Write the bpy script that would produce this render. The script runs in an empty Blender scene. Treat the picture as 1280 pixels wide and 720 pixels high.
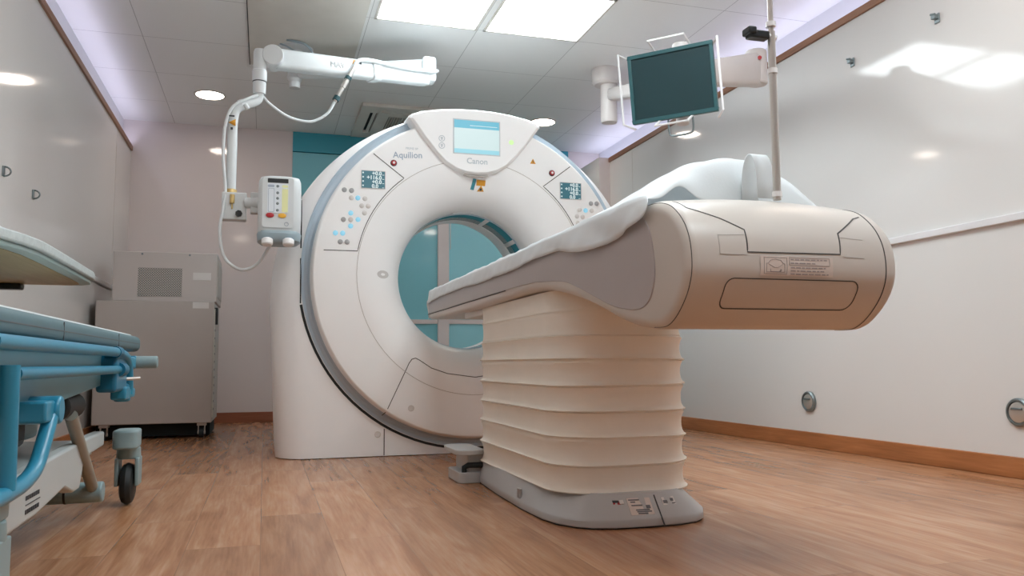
import bpy, bmesh, math, random
from mathutils import Vector, Matrix
random.seed(7)
sc = bpy.context.scene
COL = sc.collection
PI = math.pi

# ------------------------------------------------------------------ materials
def lin(c):
    out = []
    for v in c:
        v = v / 255.0
        out.append(v / 12.92 if v <= 0.04045 else ((v + 0.055) / 1.055) ** 2.4)
    return (*out, 1.0)

def nd(nt, t, **kw):
    n = nt.nodes.new(t)
    for k, v in kw.items():
        setattr(n, k, v)
    return n

def mat(name, rgb, rough=0.5, metal=0.0, var=0.03, scale=6.0, spec=0.5, coat=0.0, bump=0.0, bscale=80.0):
    m = bpy.data.materials.new(name); m.use_nodes = True
    nt = m.node_tree; b = nt.nodes['Principled BSDF']
    b.inputs['Roughness'].default_value = rough
    b.inputs['Metallic'].default_value = metal
    b.inputs['Specular IOR Level'].default_value = spec
    b.inputs['Coat Weight'].default_value = coat
    b.inputs['Coat Roughness'].default_value = 0.04
    c = lin(rgb)
    tc = nd(nt, 'ShaderNodeTexCoord'); no = nd(nt, 'ShaderNodeTexNoise')
    no.inputs['Scale'].default_value = scale
    nt.links.new(tc.outputs['Object'], no.inputs['Vector'])
    rp = nd(nt, 'ShaderNodeValToRGB')
    rp.color_ramp.elements[0].position = 0.3; rp.color_ramp.elements[1].position = 0.7
    rp.color_ramp.elements[0].color = tuple(max(0, x * (1 - var)) for x in c[:3]) + (1,)
    rp.color_ramp.elements[1].color = tuple(min(1, x * (1 + var)) for x in c[:3]) + (1,)
    nt.links.new(no.outputs['Fac'], rp.inputs['Fac'])
    nt.links.new(rp.outputs['Color'], b.inputs['Base Color'])
    if bump:
        n2 = nd(nt, 'ShaderNodeTexNoise'); n2.inputs['Scale'].default_value = bscale
        nt.links.new(tc.outputs['Object'], n2.inputs['Vector'])
        bp = nd(nt, 'ShaderNodeBump'); bp.inputs['Strength'].default_value = bump
        bp.inputs['Distance'].default_value = 0.004
        nt.links.new(n2.outputs['Fac'], bp.inputs['Height'])
        nt.links.new(bp.outputs['Normal'], b.inputs['Normal'])
    return m

def emis(name, rgb, strength):
    m = bpy.data.materials.new(name); m.use_nodes = True
    nt = m.node_tree; b = nt.nodes['Principled BSDF']
    b.inputs['Base Color'].default_value = (0.02, 0.02, 0.02, 1)
    b.inputs['Emission Color'].default_value = lin(rgb)
    b.inputs['Emission Strength'].default_value = strength
    b.inputs['Roughness'].default_value = 0.3
    return m

def wood_mat(name, c1, c2, c3, plank=True, rough=0.4, axis='Y'):
    m = bpy.data.materials.new(name); m.use_nodes = True
    nt = m.node_tree; L = nt.links.new; b = nt.nodes['Principled BSDF']
    tc = nd(nt, 'ShaderNodeTexCoord')
    mp = nd(nt, 'ShaderNodeMapping')
    if axis == 'Y':
        mp.inputs['Rotation'].default_value = (0, 0, PI / 2)
    elif axis == 'X':
        pass
    L(tc.outputs['Object'], mp.inputs['Vector'])
    br = nd(nt, 'ShaderNodeTexBrick')
    br.offset = 0.37; br.squash = 1.0
    br.inputs['Color1'].default_value = (0, 0, 0, 1)
    br.inputs['Color2'].default_value = (1, 1, 1, 1)
    br.inputs['Mortar'].default_value = (0.5, 0.5, 0.5, 1)
    br.inputs['Scale'].default_value = 1.0
    br.inputs['Brick Width'].default_value = 1.22
    br.inputs['Row Height'].default_value = 0.196
    br.inputs['Mortar Size'].default_value = 0.0012
    br.inputs['Mortar Smooth'].default_value = 0.2
    L(mp.outputs['Vector'], br.inputs['Vector'])
    # grain, stretched along the board, shifted per board
    add = nd(nt, 'ShaderNodeVectorMath', operation='MULTIPLY_ADD')
    L(br.outputs['Color'], add.inputs[0]); add.inputs[1].default_value = (3.1, 7.7, 5.3)
    L(mp.outputs['Vector'], add.inputs[2])
    m2 = nd(nt, 'ShaderNodeMapping'); m2.inputs['Scale'].default_value = (1.3, 11.0, 11.0)
    L((add if plank else mp).outputs['Vector'], m2.inputs['Vector'])
    n1 = nd(nt, 'ShaderNodeTexNoise'); n1.inputs['Scale'].default_value = 1.3
    n1.inputs['Detail'].default_value = 6; n1.inputs['Distortion'].default_value = 1.1
    L(m2.outputs['Vector'], n1.inputs['Vector'])
    m3 = nd(nt, 'ShaderNodeMapping'); m3.inputs['Scale'].default_value = (3.0, 60.0, 60.0)
    L((add if plank else mp).outputs['Vector'], m3.inputs['Vector'])
    n2 = nd(nt, 'ShaderNodeTexNoise'); n2.inputs['Scale'].default_value = 2.0
    n2.inputs['Detail'].default_value = 4
    L(m3.outputs['Vector'], n2.inputs['Vector'])
    rp = nd(nt, 'ShaderNodeValToRGB')
    e = rp.color_ramp.elements
    e[0].position = 0.30; e[0].color = lin(c1); e[1].position = 0.72; e[1].color = lin(c3)
    k = e.new(0.5); k.color = lin(c2)
    mx = nd(nt, 'ShaderNodeMath', operation='MULTIPLY_ADD')
    L(n2.outputs['Fac'], mx.inputs[0]); mx.inputs[1].default_value = 0.35
    ad = nd(nt, 'ShaderNodeMath', operation='MULTIPLY_ADD')
    L(n1.outputs['Fac'], ad.inputs[0]); ad.inputs[1].default_value = 0.75; ad.inputs[2].default_value = -0.05
    L(ad.outputs['Value'], mx.inputs[2])
    L(mx.outputs['Value'], rp.inputs['Fac'])
    last = rp.outputs['Color']
    if plank:
        hs = nd(nt, 'ShaderNodeHueSaturation')
        mr = nd(nt, 'ShaderNodeMapRange'); mr.inputs['To Min'].default_value = 0.88; mr.inputs['To Max'].default_value = 1.12
        sp = nd(nt, 'ShaderNodeSeparateColor'); L(br.outputs['Color'], sp.inputs['Color'])
        L(sp.outputs[0], mr.inputs['Value']); L(mr.outputs['Result'], hs.inputs['Value'])
        L(last, hs.inputs['Color'])
        mix = nd(nt, 'ShaderNodeMix', data_type='RGBA')
        fm = nd(nt, 'ShaderNodeMath', operation='MULTIPLY'); fm.inputs[1].default_value = 0.45
        L(br.outputs['Fac'], fm.inputs[0]); L(fm.outputs[0], mix.inputs[0])
        L(hs.outputs['Color'], mix.inputs[6]); mix.inputs[7].default_value = lin((92, 66, 50))
        last = mix.outputs[2]
    L(last, b.inputs['Base Color'])
    b.inputs['Roughness'].default_value = rough
    return m

def tile_mat(name, rgb, seam, x0, y0, step, w=0.004):
    m = bpy.data.materials.new(name); m.use_nodes = True
    nt = m.node_tree; L = nt.links.new; b = nt.nodes['Principled BSDF']
    tc = nd(nt, 'ShaderNodeTexCoord'); sp = nd(nt, 'ShaderNodeSeparateXYZ')
    L(tc.outputs['Object'], sp.inputs[0])
    facs = []
    for ax, o in (('X', x0), ('Y', y0)):
        a = nd(nt, 'ShaderNodeMath', operation='SUBTRACT'); L(sp.outputs[ax], a.inputs[0]); a.inputs[1].default_value = o - step * 20 - w / 2
        d = nd(nt, 'ShaderNodeMath', operation='MODULO'); L(a.outputs[0], d.inputs[0]); d.inputs[1].default_value = step
        c = nd(nt, 'ShaderNodeMath', operation='LESS_THAN'); L(d.outputs[0], c.inputs[0]); c.inputs[1].default_value = w
        facs.append(c)
    mxx = nd(nt, 'ShaderNodeMath', operation='MAXIMUM'); L(facs[0].outputs[0], mxx.inputs[0]); L(facs[1].outputs[0], mxx.inputs[1])
    mix = nd(nt, 'ShaderNodeMix', data_type='RGBA'); L(mxx.outputs[0], mix.inputs[0])
    mix.inputs[6].default_value = lin(rgb); mix.inputs[7].default_value = lin(seam)
    L(mix.outputs[2], b.inputs['Base Color'])
    b.inputs['Roughness'].default_value = 0.45
    return m

def dots_mat(name, rgb, hole, step):
    m = bpy.data.materials.new(name); m.use_nodes = True
    nt = m.node_tree; L = nt.links.new; b = nt.nodes['Principled BSDF']
    tc = nd(nt, 'ShaderNodeTexCoord'); mp = nd(nt, 'ShaderNodeMapping')
    mp.inputs['Rotation'].default_value = (0, PI / 4, 0)
    mp.inputs['Scale'].default_value = (1 / step,) * 3
    L(tc.outputs['Object'], mp.inputs['Vector'])
    fr = nd(nt, 'ShaderNodeVectorMath', operation='FRACTION'); L(mp.outputs[0], fr.inputs[0])
    sb = nd(nt, 'ShaderNodeVectorMath', operation='SUBTRACT'); L(fr.outputs[0], sb.inputs[0]); sb.inputs[1].default_value = (.5, .5, .5)
    ml = nd(nt, 'ShaderNodeVectorMath', operation='MULTIPLY'); L(sb.outputs[0], ml.inputs[0]); ml.inputs[1].default_value = (1, 0, 1)
    ln = nd(nt, 'ShaderNodeVectorMath', operation='LENGTH'); L(ml.outputs[0], ln.inputs[0])
    lt = nd(nt, 'ShaderNodeMath', operation='LESS_THAN'); L(ln.outputs['Value'], lt.inputs[0]); lt.inputs[1].default_value = 0.36
    mix = nd(nt, 'ShaderNodeMix', data_type='RGBA'); L(lt.outputs[0], mix.inputs[0])
    mix.inputs[6].default_value = lin(rgb); mix.inputs[7].default_value = lin(hole)
    L(mix.outputs[2], b.inputs['Base Color'])
    b.inputs['Roughness'].default_value = 0.5
    return m

def cloth_mat(name, rgb):
    m = bpy.data.materials.new(name); m.use_nodes = True
    nt = m.node_tree; L = nt.links.new
    out = nt.nodes['Material Output']; nt.nodes.remove(nt.nodes['Principled BSDF'])
    d = nd(nt, 'ShaderNodeBsdfDiffuse'); d.inputs['Color'].default_value = lin(rgb)
    t = nd(nt, 'ShaderNodeBsdfTranslucent'); t.inputs['Color'].default_value = lin(rgb)
    g = nd(nt, 'ShaderNodeBsdfGlossy'); g.inputs['Roughness'].default_value = 0.45
    tr = nd(nt, 'ShaderNodeBsdfTransparent')
    m1 = nd(nt, 'ShaderNodeMixShader'); m1.inputs[0].default_value = 0.22
    L(d.outputs[0], m1.inputs[1]); L(t.outputs[0], m1.inputs[2])
    m2 = nd(nt, 'ShaderNodeMixShader'); m2.inputs[0].default_value = 0.10
    L(m1.outputs[0], m2.inputs[1]); L(tr.outputs[0], m2.inputs[2])
    m3 = nd(nt, 'ShaderNodeMixShader'); m3.inputs[0].default_value = 0.05
    L(m2.outputs[0], m3.inputs[1]); L(g.outputs[0], m3.inputs[2])
    tc = nd(nt, 'ShaderNodeTexCoord'); no = nd(nt, 'ShaderNodeTexNoise'); no.inputs['Scale'].default_value = 160
    L(tc.outputs['Object'], no.inputs['Vector'])
    bp = nd(nt, 'ShaderNodeBump'); bp.inputs['Strength'].default_value = 0.15; bp.inputs['Distance'].default_value = 0.002
    L(no.outputs['Fac'], bp.inputs['Height']); L(bp.outputs[0], d.inputs['Normal'])
    L(m3.outputs[0], out.inputs['Surface'])
    return m

M = {}
M['wall'] = mat('wall_white_gloss', (219, 218, 216), 0.08, var=0.01, scale=1.5, spec=.32)
M['wallback'] = mat('wall_back_gloss', (222, 214, 212), 0.08, var=0.01, scale=1.5)
M['cove'] = mat('cove_white', (228, 229, 234), 0.5, var=0.01)
M['ceil'] = tile_mat('ceiling_tiles', (232, 233, 232), (170, 170, 169), 1.967, 4.93, 0.692, 0.004)
M['floor'] = wood_mat('floor_planks', (142, 94, 62), (168, 120, 86), (190, 146, 114), True, 0.27)
M['oak'] = wood_mat('oak_trim', (140, 88, 50), (166, 106, 62), (186, 124, 78), False, 0.4)
M['oakdark'] = wood_mat('oak_skirting', (128, 78, 54), (150, 92, 66), (164, 106, 80), False, 0.4, 'X')
M['trim'] = wood_mat('walnut_trim', (124, 86, 62), (142, 100, 74), (156, 114, 86), False, 0.45)
M['shell'] = mat('scanner_white_plastic', (242, 242, 242), 0.38, var=0.008)
M['shell2'] = mat('scanner_cover_plastic', (246, 246, 245), 0.34, var=0.008)
M['groove'] = mat('scanner_bluegrey_band', (190, 205, 217), 0.35, var=0.01)
M['seam'] = mat('dark_joint', (74, 72, 70), 0.7)
M['seamlight'] = mat('light_joint', (190, 184, 178), 0.7)
M['couch'] = mat('table_beige_plastic', (202, 195, 187), 0.34, var=0.01)
M['couchgrey'] = mat('table_grey_panel', (178, 171, 170), 0.42, var=0.02, bump=0.05, bscale=400)
M['base'] = mat('table_base_grey', (184, 185, 185), 0.42, var=0.02)
M['bellows'] = mat('bellows_cloth', (240, 235, 224), 0.7, var=0.02, spec=0.25, bump=0.12, bscale=55)
M['rubber'] = mat('black_rubber', (30, 36, 38), 0.6)
M['blackplastic'] = mat('black_plastic', (24, 30, 32), 0.35)
M['tealdark'] = mat('smoked_teal_window', (52, 132, 146), 0.12, var=0.02)
M['teal'] = mat('teal_back_painted_glass', (132, 200, 212), 0.06, var=0.02, scale=1.0)
M['teal2'] = mat('teal_back_painted_glass_light', (146, 212, 224), 0.06, var=0.02, scale=1.0)
M['tealtop'] = mat('teal_header', (66, 158, 176), 0.25, var=0.02)
M['frame'] = mat('door_frame_white', (214, 206, 204), 0.3)
M['arm'] = mat('injector_white', (208, 213, 214), 0.35, var=0.01)
M['armgrey'] = mat('injector_grey', (150, 168, 176), 0.4)
M['monarm'] = mat('monitor_arm_white', (214, 208, 205), 0.4)
M['wire'] = mat('white_enamel_wire', (236, 236, 236), 0.3)
M['chrome'] = mat('brushed_steel', (206, 202, 196), 0.28, metal=.75, var=0.03)
M['zinc'] = mat('zinc_steel', (130, 140, 142), 0.35, metal=0.8, var=0.05)
M['monitor'] = mat('monitor_bezel', (42, 88, 92), 0.4)
M['screen_off'] = mat('monitor_dark_glass', (26, 56, 60), 0.25, var=0.02)
M['cab'] = mat('cabinet_grey_paint', (188, 180, 174), 0.45, var=0.012)
M['cab2'] = mat('cabinet_upper_paint', (200, 192, 187), 0.45, var=0.012)
M['perf'] = dots_mat('perforated_grille', (186, 180, 174), (92, 96, 94), 0.0115)
M['paper'] = mat('paper_label', (222, 218, 214), 0.6)
M['paper2'] = mat('sticker_label', (214, 202, 194), 0.5)
M['ink'] = mat('printed_ink', (110, 112, 116), 0.7)
M['inkfaint'] = mat('printed_ink_faint', (156, 148, 146), 0.6)
M['inkdark'] = mat('printed_ink_dark', (56, 60, 64), 0.7)
M['inklight'] = mat('printed_ink_pale', (200, 207, 211), 0.6)
M['inkblue'] = mat('printed_ink_blue', (164, 178, 194), 0.6)
M['red'] = mat('red_plastic', (176, 40, 48), 0.35)
M['yellow'] = mat('yellow_plastic', (232, 176, 60), 0.4)
M['amber'] = mat('amber_label', (214, 150, 36), 0.5)
M['nut'] = mat('dark_teal_nut', (18, 62, 68), 0.4)
M['recess'] = mat('recess_grey', (206, 203, 200), 0.6)
M['brass'] = mat('brass_fitting', (206, 178, 120), 0.4, metal=0.5)
M['bedblue'] = mat('stretcher_blue_enamel', (48, 140, 172), 0.3, var=0.03)
M['bedblue2'] = mat('stretcher_blue_dark', (24, 110, 142), 0.35, var=0.03)
M['bedpanel'] = mat('stretcher_panel', (100, 148, 162), 0.4, var=0.03)
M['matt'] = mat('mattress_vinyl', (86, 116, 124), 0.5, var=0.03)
M['mattlit'] = mat('mattress_lit_tone', (206, 216, 218), 0.5, var=0.03)  # pale tone stands in for light falling on the mattress top
M['chassis'] = mat('stretcher_chassis', (188, 196, 196), 0.4, var=0.02)
M['chassis2'] = mat('stretcher_castor_grey', (140, 164, 168), 0.4, var=0.02)
M['rod'] = mat('stretcher_rod', (150, 150, 140), 0.4)
M['shelf'] = mat('shelf_laminate', (196, 206, 206), 0.35, var=0.08, scale=60)
M['shelfedge'] = mat('shelf_edge', (160, 184, 182), 0.35)
M['shelfunder'] = wood_mat('shelf_underside', (150, 130, 90), (170, 150, 108), (184, 166, 126), False, 0.45)
M['sheet'] = cloth_mat('nonwoven_sheet', (244, 249, 251))
M['pad'] = mat('grey_pad', (150, 152, 154), 0.7)
M['lcdblue'] = emis('lcd_blue', (88, 178, 202), 1.0)
M['lcdpale'] = emis('lcd_pale', (214, 236, 236), .9)
M['lcdmid'] = emis('lcd_mid', (150, 212, 226), 1.0)
M['lcdteal'] = emis('lcd_teal', (48, 108, 122), 0.85)
M['lcdtext'] = emis('lcd_text', (226, 240, 240), 0.85)
M['btnblue'] = emis('button_blue_lit', (150, 218, 244), 0.85)
M['green'] = emis('status_green', (214, 255, 170), 0.95)
M['btn'] = mat('button_pale', (216, 212, 208), 0.5)
M['btngrey'] = mat('button_grey', (168, 168, 168), 0.5)
M['diffuser'] = emis('panel_light_diffuser', (238, 248, 252), 15.0)
M['downdiff'] = emis('downlight_diffuser', (255, 238, 224), 40.0)
M['acwhite'] = mat('cassette_white', (206, 202, 194), 0.5)
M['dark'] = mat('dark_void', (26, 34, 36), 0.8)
M['keypad'] = mat('keypad_grey', (218, 226, 232), 0.5)
M['keyyellow'] = mat('keypad_yellow', (228, 230, 172), 0.5)
M['keyline'] = mat('keypad_line', (150, 164, 176), 0.5)
M['rail'] = mat('wall_rail', (222, 222, 224), 0.35)
M['bin'] = mat('pole_clear_cap', (180, 176, 170), 0.3)

# ------------------------------------------------------------------ geometry kit
class MB:
    def __init__(s): s.v = []; s.f = []
    def add(s, vs, fs):
        o = len(s.v); s.v += [Vector(v) for v in vs]; s.f += [tuple(i + o for i in f) for f in fs]; return s
    def box(s, x0, x1, y0, y1, z0, z1, m=None):
        vs = [Vector(p) for p in ((x0,y0,z0),(x1,y0,z0),(x1,y1,z0),(x0,y1,z0),(x0,y0,z1),(x1,y0,z1),(x1,y1,z1),(x0,y1,z1))]
        if m is not None: vs = [m @ v for v in vs]
        return s.add(vs, [(3,2,1,0),(4,5,6,7),(0,1,5,4),(1,2,6,5),(2,3,7,6),(3,0,4,7)])
    def prism(s, poly, d, m=None):
        """poly: list of (u,v); extruded along w from d[0] to d[1]; local (u,w,v)"""
        n = len(poly); vs = [Vector((u, d[0], v)) for u, v in poly] + [Vector((u, d[1], v)) for u, v in poly]
        if m is not None: vs = [m @ v for v in vs]
        fs = [tuple(range(n)), tuple(range(2 * n - 1, n - 1, -1))]
        fs += [(i, i + n, (i + 1) % n + n, (i + 1) % n) for i in range(n)]
        return s.add(vs, fs)
    def prism_x(s, poly, x0, x1):
        """poly: (y,z) extruded along X"""
        n = len(poly); vs = [Vector((x0, y, z)) for y, z in poly] + [Vector((x1, y, z)) for y, z in poly]
        fs = [tuple(range(n)), tuple(range(2 * n - 1, n - 1, -1))]
        fs += [(i, i + n, (i + 1) % n + n, (i + 1) % n) for i in range(n)]
        return s.add(vs, fs)
    def prism_z(s, poly, z0, z1):
        n = len(poly); vs = [Vector((x, y, z0)) for x, y in poly] + [Vector((x, y, z1)) for x, y in poly]
        fs = [tuple(range(n - 1, -1, -1)), tuple(range(n, 2 * n))]
        fs += [(i, (i + 1) % n, (i + 1) % n + n, i + n) for i in range(n)]
        return s.add(vs, fs)
    def rings(s, rs, close_ends=True, wrap=True):
        """rs: list of rings (lists of Vector, equal lengths)"""
        n = len(rs[0]); o = 0; vs = [v for r in rs for v in r]; fs = []
        for k in range(len(rs) - 1):
            for i in range(n if wrap else n - 1):
                j = (i + 1) % n
                fs.append((k*n+i, k*n+j, (k+1)*n+j, (k+1)*n+i))
        if close_ends:
            fs.append(tuple(range(n - 1, -1, -1))); fs.append(tuple(range((len(rs)-1)*n, len(rs)*n)))
        return s.add(vs, fs)
    def cyl(s, p0, p1, r0, r1=None, n=24):
        return s.tube([p0, p1], [r0, r0 if r1 is None else r1], n)
    def tube(s, path, r, n=12, closed=False):
        path = [Vector(p) for p in path]; k = len(path)
        rr = r if isinstance(r, (list, tuple)) else [r] * k
        t0 = (path[1] - path[0]).normalized()
        up = Vector((0, 0, 1)) if abs(t0.z) < 0.9 else Vector((1, 0, 0))
        a = t0.cross(up).normalized(); rs = []; pt = t0
        for i in range(k):
            if closed: t = (path[(i+1) % k] - path[i-1]).normalized()
            elif i == 0: t = t0
            elif i == k - 1: t = (path[i] - path[i-1]).normalized()
            else: t = ((path[i+1] - path[i]).normalized() + (path[i] - path[i-1]).normalized()).normalized()
            a = pt.rotation_difference(t) @ a; pt = t
            b = t.cross(a)
            rs.append([path[i] + (a * math.cos(q) + b * math.sin(q)) * rr[i] for q in (2*PI*j/n for j in range(n))])
        if closed: rs.append(rs[0])
        return s.rings(rs, not closed)
    def lathe(s, prof, c, axis, n=48, ends=False):
        """prof: (r, h) along axis from c"""
        ax = Vector(axis).normalized(); up = Vector((0,0,1)) if abs(ax.z) < 0.9 else Vector((1,0,0))
        a = ax.cross(up).normalized(); b = ax.cross(a); c = Vector(c)
        rs = [[c + ax*h + (a*math.cos(q) + b*math.sin(q))*r for q in (2*PI*j/n for j in range(n))] for r, h in prof]
        return s.rings(rs, ends)
    def loft_x(s, sections):
        return s.rings(sections)

def base_of(parent):
    o = Vector((0, 0, 0)); p = parent
    while p is not None:
        o = o + Vector(p.location); p = p.parent
    return o

def build(mb, name, m, parent=None, bevel=0.0, seg=3, smooth=40, loc=None, sub=0, solid=0.0):
    me = bpy.data.meshes.new(name)
    o0 = base_of(parent)
    if loc is not None: o0 = o0 + Vector(loc)
    me.from_pydata([tuple(v - o0) for v in mb.v], [], mb.f)
    me.validate(); me.update()
    bm = bmesh.new(); bm.from_mesh(me)
    bmesh.ops.remove_doubles(bm, verts=bm.verts, dist=1e-6)
    bmesh.ops.recalc_face_normals(bm, faces=bm.faces)
    bm.to_mesh(me); bm.free()
    me.materials.append(m)
    if smooth:
        me.polygons.foreach_set('use_smooth', [True] * len(me.polygons))
        me.set_sharp_from_angle(angle=math.radians(smooth))
    ob = bpy.data.objects.new(name, me); COL.objects.link(ob)
    if parent is not None: ob.parent = parent
    if loc is not None: ob.location = loc
    if solid:
        md = ob.modifiers.new('thickness', 'SOLIDIFY'); md.thickness = solid
    if bevel:
        md = ob.modifiers.new('bevel', 'BEVEL'); md.width = bevel; md.segments = seg
        md.limit_method = 'ANGLE'; md.angle_limit = math.radians(35)
    if sub:
        md = ob.modifiers.new('sub', 'SUBSURF'); md.levels = sub; md.render_levels = sub
    return ob

def tag(o, label=None, cat=None, group=None, kind=None):
    if label: o['label'] = label
    if cat: o['category'] = cat
    if group: o['group'] = group
    if kind: o['kind'] = kind
    return o

def thing(name, label, cat, loc=(0, 0, 0), group=None):
    o = bpy.data.objects.new(name, None); COL.objects.link(o)
    o.empty_display_size = 0.1; o.location = loc
    return tag(o, label, cat, group)

def struct(mb, name, m, **kw):
    return tag(build(mb, name, m, **kw), kind='structure')

def copy_tree(o, parent=None):
    c = o.copy(); COL.objects.link(c)
    if parent is not None: c.parent = parent
    for ch in list(o.children): copy_tree(ch, c)
    return c

def curve(pts, n=8):
    """Catmull-Rom through pts"""
    P = [Vector(p) for p in pts]; out = []
    for i in range(len(P) - 1):
        p0 = P[max(i-1, 0)]; p1 = P[i]; p2 = P[i+1]; p3 = P[min(i+2, len(P)-1)]
        for k in range(n):
            t = k / n
            out.append(0.5 * ((2*p1) + (p2-p0)*t + (2*p0-5*p1+4*p2-p3)*t*t + (3*p1-p0-3*p2+p3)*t**3))
    out.append(P[-1]); return out

def rrect(x0, x1, z0, z1, r, n=6):
    pts = []
    for cx, cz, a0 in ((x1-r, z1-r, 0), (x0+r, z1-r, PI/2), (x0+r, z0+r, PI), (x1-r, z0+r, 1.5*PI)):
        for k in range(n + 1):
            a = a0 + PI/2*k/n; pts.append((cx + r*math.cos(a), cz + r*math.sin(a)))
    return pts

def text_mb(s, size, mtx, thick=0.0006, bold=0.0, align='CENTER'):
    cu = bpy.data.curves.new('lettering', 'FONT'); cu.body = s; cu.size = size
    cu.align_x = align; cu.align_y = 'CENTER'; cu.extrude = thick; cu.resolution_u = 3; cu.offset = bold
    ob = bpy.data.objects.new('lettering_tmp', cu); COL.objects.link(ob)
    bpy.context.view_layer.update()
    me = bpy.data.meshes.new_from_object(ob.evaluated_get(bpy.context.evaluated_depsgraph_get()))
    mb = MB(); mb.add([mtx @ v.co for v in me.vertices], [tuple(p.vertices) for p in me.polygons])
    bpy.data.objects.remove(ob); bpy.data.curves.remove(cu); bpy.data.meshes.remove(me)
    return mb

FACE = Matrix(((1, 0, 0, 0), (0, 0, -1, 0), (0, 1, 0, 0), (0, 0, 0, 1)))   # text plane -> facing -Y, upright
def face_at(x, y, z, extra=None):
    m = Matrix.Translation((x, y, z)) @ FACE
    return m if extra is None else Matrix.Translation((x, y, z)) @ extra @ FACE

# ------------------------------------------------------------------ the room
XL, XR, YB, YF, H = -1.147, 3.063, 7.63, -2.0, 2.645
XLU, XRU = -1.215, 3.262          # upper wall behind the light cove
TB, TT = 2.370, 2.412              # wooden trim, bottom and top

struct(MB().box(XLU-.1, XRU+.1, YF-.1, YB+.1, -.1, 0), 'floor', M['floor'])
struct(MB().box(XLU-.1, XRU+.1, YF-.1, YB+.1, H, H+.1), 'ceiling', M['ceil'])
wl = struct(MB().box(XL-.25, XL, YF, YB, 0, TB), 'wall_left', M['wall'])
tag(build(MB().box(XL, XL+.0015, 6.917, 6.921, 0.0, TB), 'panel_joint', M['seamlight'], wl))
tag(build(MB().box(XL-.25, XLU, YF, YB, TB, H), 'upper_wall', M['cove'], wl))
wr = struct(MB().box(XR, XR+.35, YF, YB, 0, TB), 'wall_right', M['wall'])
tag(build(MB().box(XR-.0015, XR, 6.426, 6.431, 0.09, TB), 'panel_joint', M['seamlight'], wr))
tag(build(MB().box(XRU, XR+.35, YF, YB, TB, H), 'upper_wall', M['cove'], wr))
tag(build(MB().box(2.955, XR, 6.915, YB-.03, 0, 2.41), 'return_pier', M['wallback'], wr))
struct(MB().box(XL, .212, YB, YB+.15, 0, H).box(XLU, XL, YB, YB+.15, TB, H), 'wall_back', M['wallback'])
struct(MB().box(XLU-.1, XRU+.1, YF-.15, YF, 0, H), 'wall_front', M['wall'])
struct(MB().box(XL-.012, XL+.014, YF, YB, TB, TT), 'trim_1', M['trim'], bevel=.003)
struct(MB().box(XR-.014, XR+.012, YF, 6.915, TB, TT), 'trim_2', M['trim'], bevel=.003)
struct(MB().box(XR+.012, XR+.03, 6.915, YB, TB, TT-.01), 'trim_3', M['cove'])
struct(MB().box(XL, .205, YB-.016, YB, 0, .09), 'baseboard_back', M['oakdark'], bevel=.004)
struct(MB().box(XR-.016, XR, YF, 6.915, 0, .09), 'baseboard_right', M['oak'], bevel=.004)
struct(MB().box(XL, XL+.016, YF, YB-.02, 0, .09), 'baseboard_left', M['oak'], bevel=.004)

# teal glazed door wall behind the scanner
dr = struct(MB().box(.212, 3.26, YB+.06, YB+.15, 0, H), 'door_1', M['tealtop'])
build(MB().box(.212, 2.92, YB-.004, YB+.06, 2.463, H), 'header', M['tealtop'], dr)
build(MB().box(2.92, 3.26, YB-.004, YB+.06, 2.463, H), 'transom', M['wallback'], dr)
build(MB().box(3.05, 3.26, YB-.004, YB+.06, 0, 2.457), 'side_light', M['teal2'], dr)
build(MB().box(.212, 1.57, YB+.01, YB+.06, .92, 2.457).box(.212, 1.57, YB+.01, YB+.06, .04, .88), 'leaf', M['teal'], dr)
build(MB().box(1.68, 3.05, YB+.01, YB+.06, .92, 2.457).box(1.68, 3.05, YB+.01, YB+.06, .04, .88), 'leaf', M['teal2'], dr)
build(MB().box(1.57, 1.68, YB-.02, YB+.06, 0, 2.457), 'mullion', M['frame'], dr, bevel=.004)
build(MB().box(.212, 1.57, YB-.006, YB+.06, .88, .92).box(1.68, 3.05, YB-.006, YB+.06, .88, .92), 'rail', M['frame'], dr)
build(MB().box(1.694, 1.70, YB+.002, YB+.01, 1.6, 1.86), 'pull_handle', M['chrome'], dr)

# wall rails
for (x0, x1, y1, nm) in ((XL, XL+.022, 7.0, 'trim_4'), (XR-.022, XR, 5.2, 'trim_5')):
    struct(MB().box(x0, x1, YF, y1, 1.088, 1.122), nm, M['rail'], bevel=.004)

# ------------------------------------------------------------------ ceiling fixtures
def panel_light(x, y, label):
    t = thing('panel_light', label, 'ceiling light', (x, y, H), 'square light panels in the ceiling')
    w = .327
    mb = MB()
    for a, b, c, d in ((-w, w, -w, -w+.016), (-w, w, w-.016, w), (-w, -w+.016, -w, w), (w-.016, w, -w, w)):
        mb.box(x+a, x+b, y+c, y+d, H-.007, H)
    build(mb, 'frame', M['acwhite'], t)
    build(MB().box(x-w+.012, x+w-.012, y-w+.012, y+w-.012, H-.004, H), 'diffuser', M['diffuser'], t)
for i, (x, y) in enumerate([(.94, 4.605), (1.64, 4.605), (.94, 2.53), (1.64, 2.53), (.94, .75), (1.64, .75)]):  # middle pair is added out of view to fill the scanner front
    panel_light(x, y, ['bright square ceiling light panel, left of the two over the scanner table',
                       'bright square ceiling light panel, right of the two over the scanner table',
                       'added unseen fill panel in the ceiling over the near half of the table, left one',
                       'added unseen fill panel in the ceiling over the near half of the table, right one',
                       'bright square ceiling panel overhead near the camera, left one',
                       'bright square ceiling panel overhead near the camera, right one'][i])

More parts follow.
